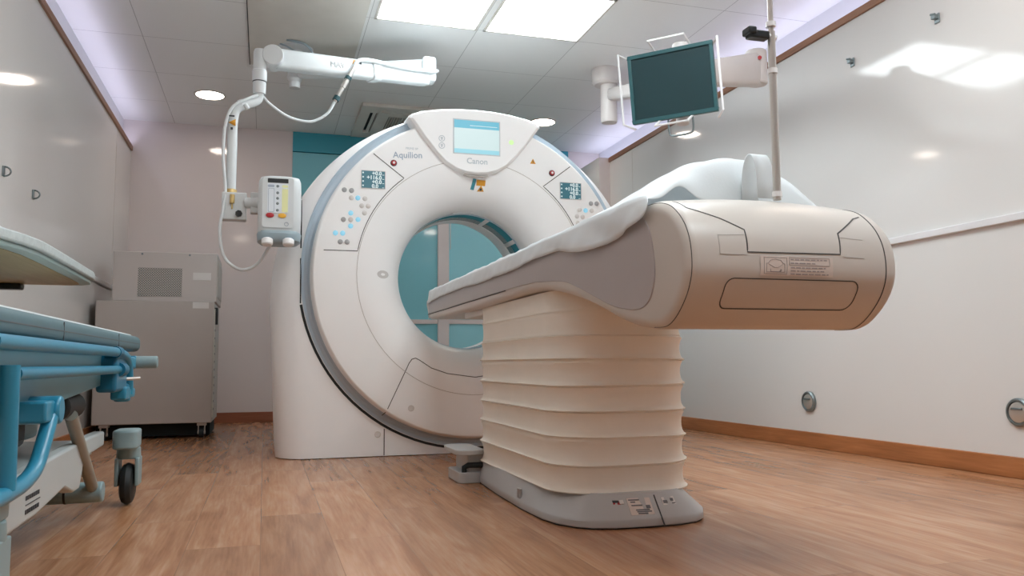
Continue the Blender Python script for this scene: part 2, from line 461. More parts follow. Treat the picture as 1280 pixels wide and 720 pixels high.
def downlight(x, y, label):
    t = thing('downlight', label, 'ceiling light', (x, y, H), 'round recessed downlights')
    build(MB().lathe([(.122, 0), (.122, -.004), (.112, -.008), (.104, -.006), (.104, 0)], (x, y, H), (0, 0, 1), 40), 'rim', M['acwhite'], t)
    build(MB().lathe([(.0, -.0045), (.105, -.0045), (.105, 0), (0, 0)], (x, y, H), (0, 0, 1), 40), 'diffuser', M['downdiff'], t)
for x, y, l in [(-.455, 6.74, 'round warm downlight in the ceiling at far left, above the grey cabinets'),
                (2.34, 6.73, 'round warm downlight in the ceiling right of the scanner top'),
                (-.42, 3.2, 'round warm downlight above the blue stretcher'),
                (-.42, 0.9, 'round warm downlight near the left wall in the near half of the room'),
                (2.55, 2.3, 'round warm downlight near the right wall in the near half of the room')]:
    downlight(x, y, l)

# air conditioner cassette
ax0, ay0, aw = .73, 6.60, .95
t = thing('air_conditioner', 'white square ceiling cassette air conditioner with dark grille behind the scanner top', 'air conditioner', (ax0+aw/2, ay0+aw/2, H))
b = MB(); z0, z1 = H-.03, H
s0, s1, s2, s3 = 0, .06, .115, .20
def ringbox(mb, a, bb):
    mb.box(ax0+a, ax0+aw-a, ay0+a, ay0+bb, z0, z1).box(ax0+a, ax0+aw-a, ay0+aw-bb, ay0+aw-a, z0, z1)
    mb.box(ax0+a, ax0+bb, ay0+bb, ay0+aw-bb, z0, z1).box(ax0+aw-bb, ax0+aw-a, ay0+bb, ay0+aw-bb, z0, z1)
ringbox(b, 0, .085); ringbox(b, .15, .25)
for cx in (0, 1):
    for cy in (0, 1):
        qx = ax0 + (.085 if not cx else aw-.175); qy = ay0 + (.085 if not cy else aw-.175)
        b.box(qx, qx+.09, qy, qy+.09, z0, z1)
build(b, 'panel', M['acwhite'], t, bevel=.004)
build(MB().box(ax0+.05, ax0+aw-.05, ay0+.05, ay0+aw-.05, H-.004, H), 'dark_inside', M['dark'], t)
for k in range(2):
    y = ay0+.115 if k == 0 else ay0+aw-.115
    build(MB().box(ax0+.185, ax0+aw-.185, y-.004, y+.026, z0+.004, z0+.009), 'air_flap', M['acwhite'], t)
    x = ax0+.115 if k == 0 else ax0+aw-.115
    build(MB().box(x-.004, x+.022, ay0+.185, ay0+aw-.185, z0+.004, z0+.009), 'air_flap', M['acwhite'], t)
b = MB()
for k in range(22):
    x = ax0+.25+.45*k/21; b.box(x-.004, x+.004, ay0+.25, ay0+aw-.25, z0+.002, z1-.006)
build(b, 'grille', M['acwhite'], t)

# lifted ceiling tile with cables next to the injector column
t = thing('ceiling_hatch', 'slightly lowered ceiling access tile with a dark left edge above the injector arm', 'ceiling panel', (.2, 5.4, H))
build(MB().box(-.137, .56, 4.6, 5.93, H-.012, H-.001), 'panel', M['acwhite'], t)
build(MB().box(-.142, -.137, 4.6, 5.93, H-.014, H-.001), 'dark_edge', M['dark'], t)
tag(build(MB().tube(curve([(.06, 5.48, H-.012), (.12, 5.44, H-.05), (.2, 5.42, H-.11), (.24, 5.5, H-.16), (.2, 5.55, H-.2)]), .006, 8)
          .tube(curve([(.1, 5.40, H-.012), (.22, 5.38, H-.04), (.27, 5.42, H-.1), (.25, 5.52, H-.2)]), .008, 8), 'ceiling_cable', M['armgrey']),
    'loose grey cables looping out of the ceiling over the injector arm', 'cable')

# ------------------------------------------------------------------ CT scanner gantry
XC, ZC, FY = 1.13, .99, 4.43
g = thing('ct_scanner', 'large white ring-shaped CT scanner with a blue-grey band and a display on top', 'CT scanner', (XC, 4.9, 0))
ARX, ARZ, ARR = XC, .87, 1.105
def edge_dist(x, z):
    if z >= ARZ: return ARR - math.hypot(x-XC, z-ARZ)
    return (ARR - .042*(ARZ-z)/ARZ) - abs(x-XC)
RB = .952
def inside(x, z): return edge_dist(x, z) > 0 and z > .004
def rho(a):
    lo, hi = .5, 2.5
    for _ in range(50):
        m = (lo+hi)/2
        if inside(XC+m*math.cos(a), ZC+m*math.sin(a)): lo = m
        else: hi = m
    return lo
def shellY(d, w=.17):
    q = (w-min(max(d, 0), w))/w
    return 4.68 - .165*math.sqrt(max(0, 1-q*q))
angs = [2*PI*i/240 for i in range(240)]
for sx in (-1, 1):
    hw = ARR-.042; angs.append(math.atan2(.004-ZC, sx*hw) % (2*PI))
angs = sorted(set(angs))
SS = [0, .15, .3, .45, .6, .72, .82, .9, .95, .98, 1.0]
rs = []
for sfrac in SS:
    ring = []
    for a in angs:
        r1 = rho(a); r = RB + (r1-RB)*sfrac
        x, z = XC+r*math.cos(a), ZC+r*math.sin(a)
        ring.append(Vector((x, shellY(edge_dist(x, z)), z)))
    rs.append(ring)
def arch_ring(y, inset):
    return [Vector((XC+(rho(a)-inset)*math.cos(a), y, max(.004, ZC+(rho(a)-inset)*math.sin(a)))) for a in angs]
rs += [arch_ring(5.30, 0), arch_ring(5.36, .015), arch_ring(5.40, .06)]
for r, y in ((.80, 5.41), (.62, 5.38), (.50, 5.28), (.43, 5.14)):
    rs.append([Vector((XC+r*math.cos(a), y, ZC+r*math.sin(a))) for a in angs])
build(MB().rings(rs, False), 'housing', M['shell'], g, smooth=35)
# black joint under the disc and along the left edge
def on_shell(pts, w, off=.0015):
    out = []
    for x, z in pts: out.append((x, shellY(edge_dist(x, z))-off, z))
    return out
def faceY(r):
    if r >= .885:
        q = min(1, (r-.885)/.02); return FY + .05*(1-math.sqrt(max(0, 1-q*q)))
    if r >= .66: return FY
    u = min(1, (.66-r)/.255); return FY + .23 - .23*math.sqrt(max(0, 1-u*u))
def surfY(x, z):
    r = math.hypot(x-XC, z-ZC)
    if r <= .905: return faceY(r)
    return shellY(edge_dist(x, z))
def strip(mb, pts, w, off=.0012, n=14, fy=surfY):
    """thin ribbon lying on the scanner front along (x,z) points"""
    P = []
    for i in range(len(pts)-1):
        for k in range(n):
            t_ = k/n; P.append((pts[i][0]*(1-t_)+pts[i+1][0]*t_, pts[i][1]*(1-t_)+pts[i+1][1]*t_))
    P.append(pts[-1]); vs = []; fs = []
    for i, p in enumerate(P):
        a = P[max(0, i-1)]; c = P[min(len(P)-1, i+1)]
        dx, dz = c[0]-a[0], c[1]-a[1]; l = math.hypot(dx, dz) or 1
        nx, nz = -dz/l*w/2, dx/l*w/2
        for s_ in (1, -1):
            x, z = p[0]+nx*s_, p[1]+nz*s_; vs.append((x, fy(x, z)-off, z))
        for s_ in (1, -1):
            x, z = p[0]+nx*s_, p[1]+nz*s_; vs.append((x, fy(x, z)+.004, z))
    for i in range(len(P)-1):
        a = 4*i; b_ = 4*(i+1)
        fs += [(a, a+1, b_+1, b_), (a+1, a+3, b_+3, b_+1), (a+3, a+2, b_+2, b_+3), (a+2, a, b_, b_+2)]
    return mb.add(vs, fs)

# front cover: flat ring, convex lip into the bore
prof = [(.905, .12), (.905, .05)]
for k in range(0, 9): r = .905-.02*k/8; prof.append((r, faceY(r)-FY))
prof += [(.82, 0), (.74, 0), (.66, 0)]
for k in range(1, 25):
    q = PI/2*k/24; prof.append((.66-.255*math.sin(q), .23-.23*math.cos(q)))
prof += [(.405, .275)]
build(MB().lathe(prof, (XC, FY, ZC), (0, 1, 0), 128), 'front_cover', M['shell2'], g, smooth=50)
build(MB().lathe([(.905, .075), (.918, .095), (.936, .098), (.953, .085), (.957, .10), (.957, .30), (.905, .30)], (XC, FY, ZC), (0, 1, 0), 128), 'trim_band', M['groove'], g, smooth=30)
gap = MB()
gap_pts = [(XC+.962*math.cos(math.radians(a)), ZC+.962*math.sin(math.radians(a))) for a in range(-170, -9, 4)]
strip(gap, gap_pts, .014, n=2)
strip(gap, [(.180, 1.455), (.178, 1.13)], .007); strip(gap, [(.178, 1.075), (.180, .83)], .007)
build(gap, 'shadow_joint', M['blackplastic'], g)
build(MB().lathe([(.4045, 4.695), (.4045, 4.705)], (XC, 0, ZC), (0, 1, 0), 96), 'bore_ring', M['groove'], g, solid=.006)
build(MB().lathe([(.406, 4.70), (.406, 4.905)], (XC, 0, ZC), (0, 1, 0), 96), 'scan_window', M['tealdark'], g, solid=.006)
bl = MB().lathe([(.405, 4.90), (.402, 4.915), (.402, 5.0), (.43, 5.14)], (XC, 0, ZC), (0, 1, 0), 96)
build(bl, 'bore_liner', M['shell2'], g, solid=.006)
for a0 in (36, 66):
    fl = MB().add([(XC+.403*math.cos(math.radians(a0+d)), y, ZC+.403*math.sin(math.radians(a0+d))) for d in (0, 5) for y in (4.70, 4.905)], [(0, 1, 3, 2)])
    build(fl, 'window_bridge', M['shell2'], g, solid=.003)

# thin joints of the covers
sm = MB(); circ = lambda a0, a1, r=.662: [(XC+r*math.cos(math.radians(a)), ZC+r*math.sin(math.radians(a))) for a in range(a0, a1+1, 4)]
strip(sm, circ(-128, 232), .003, n=2)
build(sm, 'cover_joint', M['seamlight'], g)
sm = MB()
strip(sm, [(.621, .222), (.755, .505), (.772, .527), (.793, .533), (.815, .522), (.881, .478), (.971, .447), (1.13, .425), (1.29, .447), (1.38, .478), (1.445, .522), (1.467, .533), (1.505, .505), (1.64, .222)], .004)
build(sm, 'lower_cover_joint', M['seam'], g)
for x in (.634, 1.626):
    sm = MB(); strip(sm, [(x, .150), (x, .008)], .005); build(sm, 'base_joint', M['seam'], g)
# control fields left and right: outlined plates
def ctrl_panel(sgn):
    X_ = lambda x: XC + sgn*(x-XC)
    a0 = math.atan2(1.527-ZC, .722-XC); a1 = math.atan2(1.112-ZC, .472-XC)
    pts = [(X_(.553), 1.655), (X_(.722), 1.527)]
    rin = math.hypot(.722-XC, 1.527-ZC)
    for k in range(1, 12):
        a = a0+(a1-a0)*k/12; rr = rin+(math.hypot(.472-XC, 1.112-ZC)-rin)*k/12
        pts.append((X_(XC+rr*math.cos(a)), ZC+rr*math.sin(a)))
    pts += [(X_(.472), 1.112), (X_(.236), 1.112)]
    m_ = MB(); strip(m_, pts, .0042, n=4)
    build(m_, 'control_panel_joint', M['seam'], g)
ctrl_panel(1); ctrl_panel(-1)
# position displays with their read-outs
for x0, x1 in ((.489, .616), (1.643, 1.772)):
    z0_, z1_ = 1.461, 1.556
    dsp = build(MB().prism(rrect(x0-.004, x1+.004, z0_-.004, z1_+.004, .005), (FY-.003, FY+.01)), 'position_display', M['btn'], g)
    build(MB().box(x0, x1, FY-.0045, FY, z0_, z1_), 'screen', M['lcdteal'], dsp)
    tm = MB(); hh = (z1_-z0_)/4
    for k, s_ in enumerate(('+0.0', '+116.0', '+0.0', '0.0')):
        zz = z1_-hh*(k+.55)
        q = text_mb(s_, .029, face_at(x1-(.018 if k < 3 else .036), FY-.005, zz), align='RIGHT', bold=.0010); tm.add(q.v, q.f)
        tm.box(x1-.015, x1-.004, FY-.0052, FY-.0045, zz-.008, zz-.005)
        tm.box(x0+.004, x0+.012, FY-.0052, FY-.0045, zz-.002, zz+.006)
    build(tm, 'readout', M['lcdtext'], dsp, smooth=0)
# push buttons
BL = [(.397, 1.444, 'g'), (.436, 1.442, 'g'), (.436, 1.402, 'p'), (.470, 1.403, 'b'), (.509, 1.401, 'p'), (.492, 1.361, 'p'), (.527, 1.361, 'p'),
      (.507, 1.322, 'p'), (.433, 1.318, 'b'), (.394, 1.281, 'g'), (.433, 1.282, 'p'), (.472, 1.284, 'b'), (.433, 1.247, 'b'),
      (.353, 1.206, 'b'), (.391, 1.206, 'b'), (.379, 1.159, 'g'), (.415, 1.159, 'g')]
BR = [(1.836, 1.441, 'g'), (1.872, 1.442, 'g'), (1.762, 1.399, 'p'), (1.801, 1.397, 'b'), (1.840, 1.398, 'p'), (1.746, 1.360, 'p'), (1.782, 1.358, 'p'), (1.75, 1.32, 'p'),
      (1.788, 1.284, 'b'), (1.827, 1.282, 'p'), (1.866, 1.281, 'g'), (1.827, 1.318, 'b'), (1.827, 1.247, 'b'), (1.869, 1.206, 'b'), (1.907, 1.206, 'b')]
for x, z, c in BL + BR:
    build(MB().lathe([(.0135, .004), (.0135, -.003), (.0105, -.005), (0, -.005)], (x, FY, z), (0, 1, 0), 20), 'push_button',
          {'g': M['btngrey'], 'p': M['btn'], 'b': M['btnblue']}[c], g)
# emergency stops, warning sign, screws, dimple
for x in (.664, 1.592):
    e = build(MB().lathe([(.018, .004), (.018, -.003), (.015, -.005), (.0, -.005)], (x, FY, 1.609), (0, 1, 0), 28), 'emergency_stop', M['inkdark'], g)
    build(MB().lathe([(.0145, -.004), (.0135, -.010), (.010, -.012), (0, -.012)], (x, FY, 1.609), (0, 1, 0), 28), 'red_knob', M['red'], e)
    build(MB().lathe([(.007, -.0115), (.007, -.0135), (0, -.0135)], (x, FY, 1.609), (0, 1, 0), 16), 'pale_centre', M['paper'], e)
def tri(x, z, s_, y, m_, parent, name='warning_sign'):
    o = build(MB().prism([(x-s_, z-s_*.8), (x+s_, z-s_*.8), (x, z+s_*.95)], (y-.0012, y+.004)), name, m_, parent)
    build(MB().box(x-s_*.1, x+s_*.1, y-.002, y, z-s_*.3, z+s_*.45).box(x-s_*.1, x+s_*.1, y-.002, y, z-s_*.65, z-s_*.42), 'exclamation_mark', M['inkdark'], o)
    return o
tri(1.476, 1.671, .017, FY, M['amber'], g)
build(MB().lathe([(.017, .002), (.017, -.002), (.012, -.003), (.011, -.001), (0, -.001)], (.767, faceY(.80), .262), (0, 1, 0), 24), 'screw', M['btn'], g)
build(MB().lathe([(.017, .02), (.017, -.004), (.012, -.005), (.011, -.001), (0, -.001)], (.599, shellY(9), .120), (0, 1, 0), 24), 'screw', M['btn'], g)
dm = MB(); N_ = 28; vs = []
for rr2, off in ((0, -.001), (.5, .0005), (.85, .0012), (1.0, .0008), (1.0, -.006)):
    for k in range(N_):
        q = 2*PI*k/N_; x, z = .615+.034*rr2*math.cos(q), .992+.022*rr2*math.sin(q)
        r_ = math.hypot(x-XC, z-ZC); vs.append(Vector((x, faceY(r_)-off, z)))
dm.rings([vs[k*N_:(k+1)*N_] for k in range(5)], False)
build(dm, 'speaker_recess', M['recess'], g, smooth=60)
# laser window, laser labels
def pt_on(x, z, off=.002): return Vector((x, surfY(x, z)-off, z))
lw = MB(); strip(lw, [(1.131, 1.552), (1.121, 1.493)], .020, off=.003, n=6)
build(lw, 'laser_window', M['tealdark'], g)
lb = MB(); strip(lb, [(1.143, 1.532), (1.195, 1.531)], .030, off=.002, n=4)
build(lb, 'laser_label', M['amber'], g)
lb = MB()
vs = [pt_on(x, z) for x, z in ((1.152, 1.487), (1.192, 1.487), (1.172, 1.519))]
lb.add(vs + [v+Vector((0, .006, 0)) for v in vs], [(0, 1, 2), (5, 4, 3), (0, 3, 4, 1), (1, 4, 5, 2), (2, 5, 3, 0)])
ob = build(lb, 'laser_sign', M['amber'], g)
ld = MB(); strip(ld, [(1.172, 1.491), (1.172, 1.503)], .012, off=.0035, n=2); build(ld, 'black_mark', M['inkdark'], ob)
build(MB().add([(XC+q_[0]*math.sin(a), y, ZC+q_[0]*math.cos(a)) for a in [math.radians(-13+18*k/10) for k in range(11)] for q_, y in (((.4035,), 4.63), ((.4035,), 4.69))], [(2*k, 2*k+1, 2*k+3, 2*k+2) for k in range(10)]), 'bore_white_strip', M['wire'], g, solid=.004)  # plain white strip along the inner top of the bore
# lettering
build(text_mb('Aquilion', .049, face_at(.742, FY-.001, 1.658, Matrix.Rotation(math.radians(-3), 4, 'Y')), bold=.0003), 'lettering', M['inkblue'], g, smooth=0)
build(text_mb('PRIME SP', .018, face_at(.765, FY-.001, 1.697)), 'lettering', M['inklight'], g, smooth=0)
# display pod on top
half = [(0, 1.572), (.06, 1.577), (.12, 1.594), (.18, 1.630), (.24, 1.692), (.30, 1.766), (.343, 1.826), (.374, 1.866), (.364, 1.884), (.31, 1.906), (.2, 1.926), (.1, 1.936), (0, 1.939)]
poly = [(XC+x, z) for x, z in half] + [(XC-x, z) for x, z in reversed(half[1:-1])]
PY_ = FY-.035
def pod_ring(y, sc_, dz=0):
    return [Vector((XC+(x-XC)*sc_, y, 1.75+(z-1.75)*sc_+dz*max(0, (z-1.80)/.13))) for x, z in poly]
pod = build(MB().rings([pod_ring(PY_, .965), pod_ring(PY_+.004, .99), pod_ring(PY_+.010, 1.0), pod_ring(PY_+.012, 1.012), pod_ring(PY_+.020, 1.03), pod_ring(FY+.03, 1.04, .005), pod_ring(4.62, 1.03, .035), pod_ring(4.75, 1.0, .035)]), 'display_pod', M['shell2'], g, smooth=30)
sm = MB()
ins = [(XC+(x-XC)*.955, 1.752+(z-1.752)*.94) for x, z in poly[:8] + poly[-7:]]
build(MB().box(.992, 1.268, PY_-.001, PY_+.003, 1.678, 1.880), 'screen_bezel', M['inklight'], pod)
build(MB().box(.999, 1.262, PY_-.002, PY_, 1.684, 1.750), 'screen_band', M['lcdmid'], pod)
build(MB().box(.999, 1.262, PY_-.0021, PY_, 1.708, 1.828), 'screen', M['lcdpale'], pod)
build(MB().box(.999, 1.262, PY_-.002, PY_, 1.828, 1.874), 'screen_header', M['lcdblue'], pod)
build(MB().box(1.09, 1.25, PY_-.003, PY_-.002, 1.843, 1.846), 'screen_line', M['lcdpale'], pod)
build(text_mb('Canon', .046, face_at(1.132, PY_-.001, 1.640), bold=.0008), 'lettering', M['inklight'], pod, smooth=0)
for z in (1.759, 1.718):
    build(MB().lathe([(.018, 0), (.018, -.001), (.014, -.001), (.014, 0)], (.928, PY_, z), (0, 1, 0), 24).box(.924, .932, PY_-.001, PY_, z-.008, z+.008).box(.920, .936, PY_-.001, PY_, z+.002, z+.006), 'touch_icon', M['inklight'], pod)
build(MB().lathe([(.014, .002), (.014, -.001), (0, -.002)], (1.335, PY_, 1.765), (0, 1, 0), 24), 'status_light', M['green'], pod)
lt = MB(); strip(lt, [(1.06, 1.566), (1.09, 1.559), (1.17, 1.559), (1.20, 1.566)], .004, off=.020, n=3, fy=lambda x, z: FY)
build(lt, 'pod_latch', M['seamlight'], pod)

# ------------------------------------------------------------------ patient table
TX0, TX1 = .855, 1.405
tb = thing('patient_table', 'beige patient table on a pleated cloth bellows, rounded foot end toward the camera', 'patient table', (1.13, 2.9, 0))
plan = [(.913, 2.363), (.955, 2.326), (1.02, 2.306), (1.13, 2.300), (1.24, 2.306), (1.305, 2.326), (1.347, 2.363), (1.385, 2.43), (1.403, 2.52), (1.409, 2.73), (1.40, 3.07), (1.373, 3.56),
        (1.30, 3.62), (.96, 3.62), (.887, 3.56), (.86, 3.07), (.851, 2.73), (.857, 2.52), (.875, 2.43)]
def base_ring(z, ins):
    cx, cy = 1.13, 2.96; out = []
    for x, y in plan:
        dx, dy = x-cx, y-cy; fr = max(0, -dy)/.66
        sx = 1 - ins*(.35+1.2*fr)/.28*.28
        out.append(Vector((cx+dx*(1-ins*.5*(0.3+fr*1.1)), cy+dy*(1-ins*.22), z)))
    return out
bs = build(MB().rings([base_ring(.004, .02), base_ring(.006, 0), base_ring(.024, 0), base_ring(.03, .02), base_ring(.088, .37), base_ring(.096, .41)]), 'base', M['base'], tb, bevel=.004, smooth=30)
build(MB().rings([base_ring(0, .03), base_ring(.0045, .03)]), 'base_foot', M['rubber'], tb)
def slope_pt(x, t_):
    """point on the sloping front of the base (x, 0=bottom..1=top)"""
    a = base_ring(.03, .02); c = base_ring(.088, .37)
    def yy(r, xx):
        for i in range(len(r)-1):
            if i < 9 and r[i].x <= xx <= r[i+1].x:
                k = (xx-r[i].x)/(r[i+1].x-r[i].x+1e-9); return r[i].y*(1-k)+r[i+1].y*k
        return 2.31
    return Vector((x, yy(a, x)*(1-t_)+yy(c, x)*t_, .03+.058*t_))
def slope_quad(mb, x0, x1, t0, t1, off=.0012):
    v = [slope_pt(x0, t0), slope_pt(x1, t0), slope_pt(x1, t1), slope_pt(x0, t1)]
    nrm = (v[1]-v[0]).cross(v[3]-v[0]).normalized()
    if nrm.y > 0: nrm = -nrm
    f_ = [p+nrm*off for p in v]; bk = [p-nrm*.002 for p in v]
    return mb.add(f_+bk, [(0, 1, 2, 3), (7, 6, 5, 4), (0, 4, 5, 1), (1, 5, 6, 2), (2, 6, 7, 3), (3, 7, 4, 0)])
m_ = MB(); slope_quad(m_, 1.170, 1.1735, -.4, 1.0); build(m_, 'base_joint', M['inkdark'], tb)
m_ = MB(); slope_quad(m_, 1.075, 1.152, .14, .9); pl = build(m_, 'rating_plate', M['paper2'], tb)
m_ = MB()
for a_, b_, t_ in ((1.08, 1.115, .80), (1.085, 1.10, .70), (1.085, 1.12, .55), (1.095, 1.14, .34), (1.097, 1.145, .26), (1.099, 1.13, .18)): slope_quad(m_, a_, b_, t_, t_+.045, .002)
slope_quad(m_, 1.132, 1.145, .42, .56, .002)
build(m_, 'printed_lines', M['ink'], pl)
m_ = MB(); slope_quad(m_, 1.192, 1.240, .5, .86); pl = build(m_, 'inspection_sticker', M['paper'], tb)
m_ = MB(); slope_quad(m_, 1.223, 1.234, .66, .78, .002); slope_quad(m_, 1.196, 1.21, .6, .72, .002); slope_quad(m_, 1.226, 1.238, .54, .58, .002); build(m_, 'printed_lines', M['ink'], pl)
m_ = MB(); slope_quad(m_, 1.03, 1.052, .64, .80); pl = build(m_, 'logo_sticker', M['red'], tb)
m_ = MB(); slope_quad(m_, 1.03, 1.048, .72, .82, .002); build(m_, 'black_half', M['inkdark'], pl)
m_ = MB(); slope_quad(m_, 1.050, 1.063, .66, .84, .002); build(m_, 'white_half', M['paper'], pl)
build(MB().box(.8525, .862, 2.74, 2.77, .035, .068), 'side_slot', M['btngrey'], tb, bevel=.002)
# docking bracket beside the base
dk = build(MB().prism_z(rrect(.775, .90, 3.36, 3.66, .05), .118, .140).box(.83, .90, 3.40, 3.62, .004, .12).prism_z(rrect(.79, .90, 3.38, 3.62, .03), .0, .045), 'docking_bracket', M['base'], tb, bevel=.004)
build(MB().tube([(.815, 3.40, .03), (.815, 3.40, .065), (.83, 3.39, .075), (.89, 3.38, .075)], .012, 10), 'docking_lever', M['rubber'], dk)
# bellows
def bell_ring(z, o, jit=0.0):
    x0, x1, y0, y1, r = .893-o, 1.367+o, 2.425-o, 3.50+o, .15
    out = []
    for cx, cy, a0 in ((x1-r, y1-r, 0), (x0+r, y1-r, PI/2), (x0+r, y0+r, PI), (x1-r, y0+r, 1.5*PI)):
        for k in range(13):
            a = a0+PI/2*k/12
            px, py = cx+r*math.cos(a), cy+r*math.sin(a)
            px = 1.13+(px-1.13); 
            bow = .022*(1-((px-1.13)/.25)**2) if py < 2.6 else 0
            out.append(Vector((px, py-max(0, bow), z+jit*math.sin(3*a0+px*9+py*5))))
    return out
rs = []; zt = [.092, .178, .262, .345, .428, .510, .590, .668, .735]
for i in range(len(zt)-1):
    tilt = .003*math.sin(i*2.1)
    for t_, o in ((0, .0045), (.0, .0125), (.035, .0135), (.09, .0075), (.2, .0035), (.35, .0015), (.5, .001), (.65, .0018), (.8, .0045), (.92, .0085)):
        q = (1.0 if i < 6 else .3)
        rs.append(bell_ring(zt[i]+(zt[i+1]-zt[i])*t_, o*q, tilt))
rs.append(bell_ring(zt[-1], .004))
build(MB().rings(rs), 'bellows', M['bellows'], tb, smooth=50)
# table body : side profile (y, z)
under = [(4.42, .757), (4.36, .741), (3.8, .738), (3.26, .736), (2.80, .741), (2.62, .740), (2.50, .735), (2.38, .722), (2.25, .699), (2.11, .668), (2.0, .638), (1.9, .608), (1.81, .588), (1.72, .577), (1.66, .577)]
ctl = [(1.72, .577), (1.66, .577), (1.616, .594), (1.574, .628), (1.547, .664), (1.535, .704), (1.540, .757), (1.562, .802), (1.599, .837), (1.64, .859), (1.70, .872), (1.80, .876)]
FP = [(p.x, p.y) for p in curve([(y, z, 0) for y, z in ctl], 6)]
top = [(1.9, .876), (2.4, .876), (3.2, .872), (4.0, .872), (4.40, .868), (4.47, .86), (4.475, .82)]
UN = [(p.x, p.y) for p in curve([(y, z, 0) for y, z in under[:-2]], 4)]
body_poly = UN + FP + top
def lift(x, z):
    c_ = 1-((x-1.13)/.275)**2; q = min(1, max(0, (z-.79)/.08)); return .016*c_*q*q*(3-2*q)
def inset(poly, d):
    n = len(poly); out = []
    for i in range(n):
        a = Vector(poly[i-1]); b_ = Vector(poly[i]); c_ = Vector(poly[(i+1) % n])
        n1 = Vector((-(b_-a).y, (b_-a).x)).normalized(); n2 = Vector((-(c_-b_).y, (c_-b_).x)).normalized()
        nn = (n1+n2).normalized(); out.append(b_+nn*d/max(.4, nn.dot(n1)))
    return out
area2 = sum(body_poly[i-1][0]*body_poly[i][1]-body_poly[i][0]*body_poly[i-1][1] for i in range(len(body_poly)))
sg = 1 if area2 > 0 else -1
RR = .026; secs = []
for k in range(7): q = PI/2*k/6; secs.append((TX0+RR*(1-math.sin(q)), RR*(1-math.cos(q)) if k else RR))
secs[0] = (TX0, RR); secs = [(TX0+RR*(1-math.cos(PI/2*k/6)), RR*(1-math.sin(PI/2*k/6))) for k in range(7)]
full = secs + [(TX0+RR+(TX1-TX0-2*RR)*k/10, 0) for k in range(1, 10)] + [(TX0+TX1-x, d) for x, d in reversed(secs)]
rs = []
for x, d in full:
    pl_ = inset(body_poly, sg*d) if d > 1e-6 else [Vector(p) for p in body_poly]
    rs.append([Vector((x, p.x, p.y+(lift(x, p.y) if p.x < 2.0 else lift(x, p.y)*max(0, 1-(p.x-2.0)/.4)))) for p in pl_])
bd = build(MB().rings(rs), 'body', M['couch'], tb, smooth=30)
# grey inset on both sides
gre = [(4.38, .772), (3.6, .772), (2.80, .771), (2.55, .766), (2.30, .745), (2.16, .713), (2.03, .674), (1.922, .644), (1.85, .632), (1.79, .626), (1.74, .632), (1.705, .655), (1.685, .70), (1.69, .755), (1.71, .81), (1.75, .85), (1.80, .86), (2.4, .862), (3.2, .86), (4.38, .855)]
gre = gre[:3] + [(p.x, p.y) for p in curve([(y, z, 0) for y, z in gre[3:17]], 5)] + gre[17:]
for x0, x1 in ((TX0-.0025, TX0+.01), (TX1-.01, TX1+.0025)):
    build(MB().prism_x(gre, x0, x1), 'side_panel', M['couchgrey'], tb, bevel=.002)
def prof_strip(mb, x, w, pts, off=.001):
    vs = []; fs = []
    for i, (y, z) in enumerate(pts):
        a = pts[max(0, i-1)]; c = pts[min(len(pts)-1, i+1)]
        dy, dz = c[0]-a[0], c[1]-a[1]; l = math.hypot(dy, dz)
        ny, nz = -dz/l, dy/l
        vs += [(x, y+ny*off, z+nz*off), (x+w, y+ny*off, z+nz*off), (x+w, y-ny*.003, z-nz*.003), (x, y-ny*.003, z-nz*.003)]
    for i in range(len(pts)-1):
        a = 4*i; b_ = a+4
        for k in range(4): fs.append((a+k, a+(k+1) % 4, b_+(k+1) % 4, b_+k))
    return mb.add(vs, fs)
def foot_surf(x, z):
    for i in range(6, len(FP)-1):
        za, zb = FP[i][1]+lift(x, FP[i][1]), FP[i+1][1]+lift(x, FP[i+1][1])
        if za <= z <= zb: return FP[i][0]+(FP[i+1][0]-FP[i][0])*(z-za)/(zb-za)
    return FP[6][0] if z < FP[6][1] else FP[-1][0]
for x in (.8665, 1.3635):
    jt = MB(); d_ = RR*(1-math.sin(math.acos(max(0, 1-(min(x-TX0, TX1-x))/RR)))) if min(x-TX0, TX1-x) < RR else 0
    prof_strip(jt, x, .0022, [(y, z+lift(x, z)) for y, z in (inset(body_poly, sg*d_)[len(UN):len(UN)+len(FP)] if d_ else FP)], .001)
    build(jt, 'foot_joint', M['seam'], tb)
fs_ = lambda mb, pts, w, off=.0012, n=8: strip(mb, pts, w, off, n, foot_surf)
jt = MB()
fs_(jt, [(.884, .866), (.893, .843), (.905, .838), (.959, .816), (1.007, .790), (1.002, .738), (1.242, .740), (1.252, .791), (1.325, .834), (1.350, .841)], .0026)
build(jt, 'flap_joint', M['seam'], tb)
jt = MB(); fs_(jt, [(1.002, .778), (.936, .775), (.934, .732), (.999, .732)], .0018)
build(jt, 'cover_plate_joint', M['seamlight'], tb)
for q_, w_ in (([(1.254, .781), (1.314, .777)], .0012), ([(1.250, .735), (1.306, .733)], .0022)):
    jt = MB(); fs_(jt, q_, w_); build(jt, 'cover_plate_joint', M['seamlight'], tb)
jt = MB(); rp = rrect(.950, 1.294, .617, .680, .020, 5); fs_(jt, rp+[rp[0]], .0022, n=3)
build(jt, 'handle_recess_joint', M['seam'], tb)
lb = MB(); 
def foot_patch(mb, x0, x1, z0, z1, off, n=6):
    for k in range(n):
        za, zb = z0+(z1-z0)*k/n, z0+(z1-z0)*(k+1)/n
        mb.add([(x0, foot_surf(1.13, za)-off, za), (x1, foot_surf(1.13, za)-off, za), (x1, foot_surf(1.13, zb)-off, zb), (x0, foot_surf(1.13, zb)-off, zb)], [(0, 1, 2, 3)])
    return mb
st = build(foot_patch(lb, 1.032, 1.219, .6875, .731, .0016), 'instruction_sticker', M['paper2'], tb)
il = MB(); DX = .007; DZ = .0025
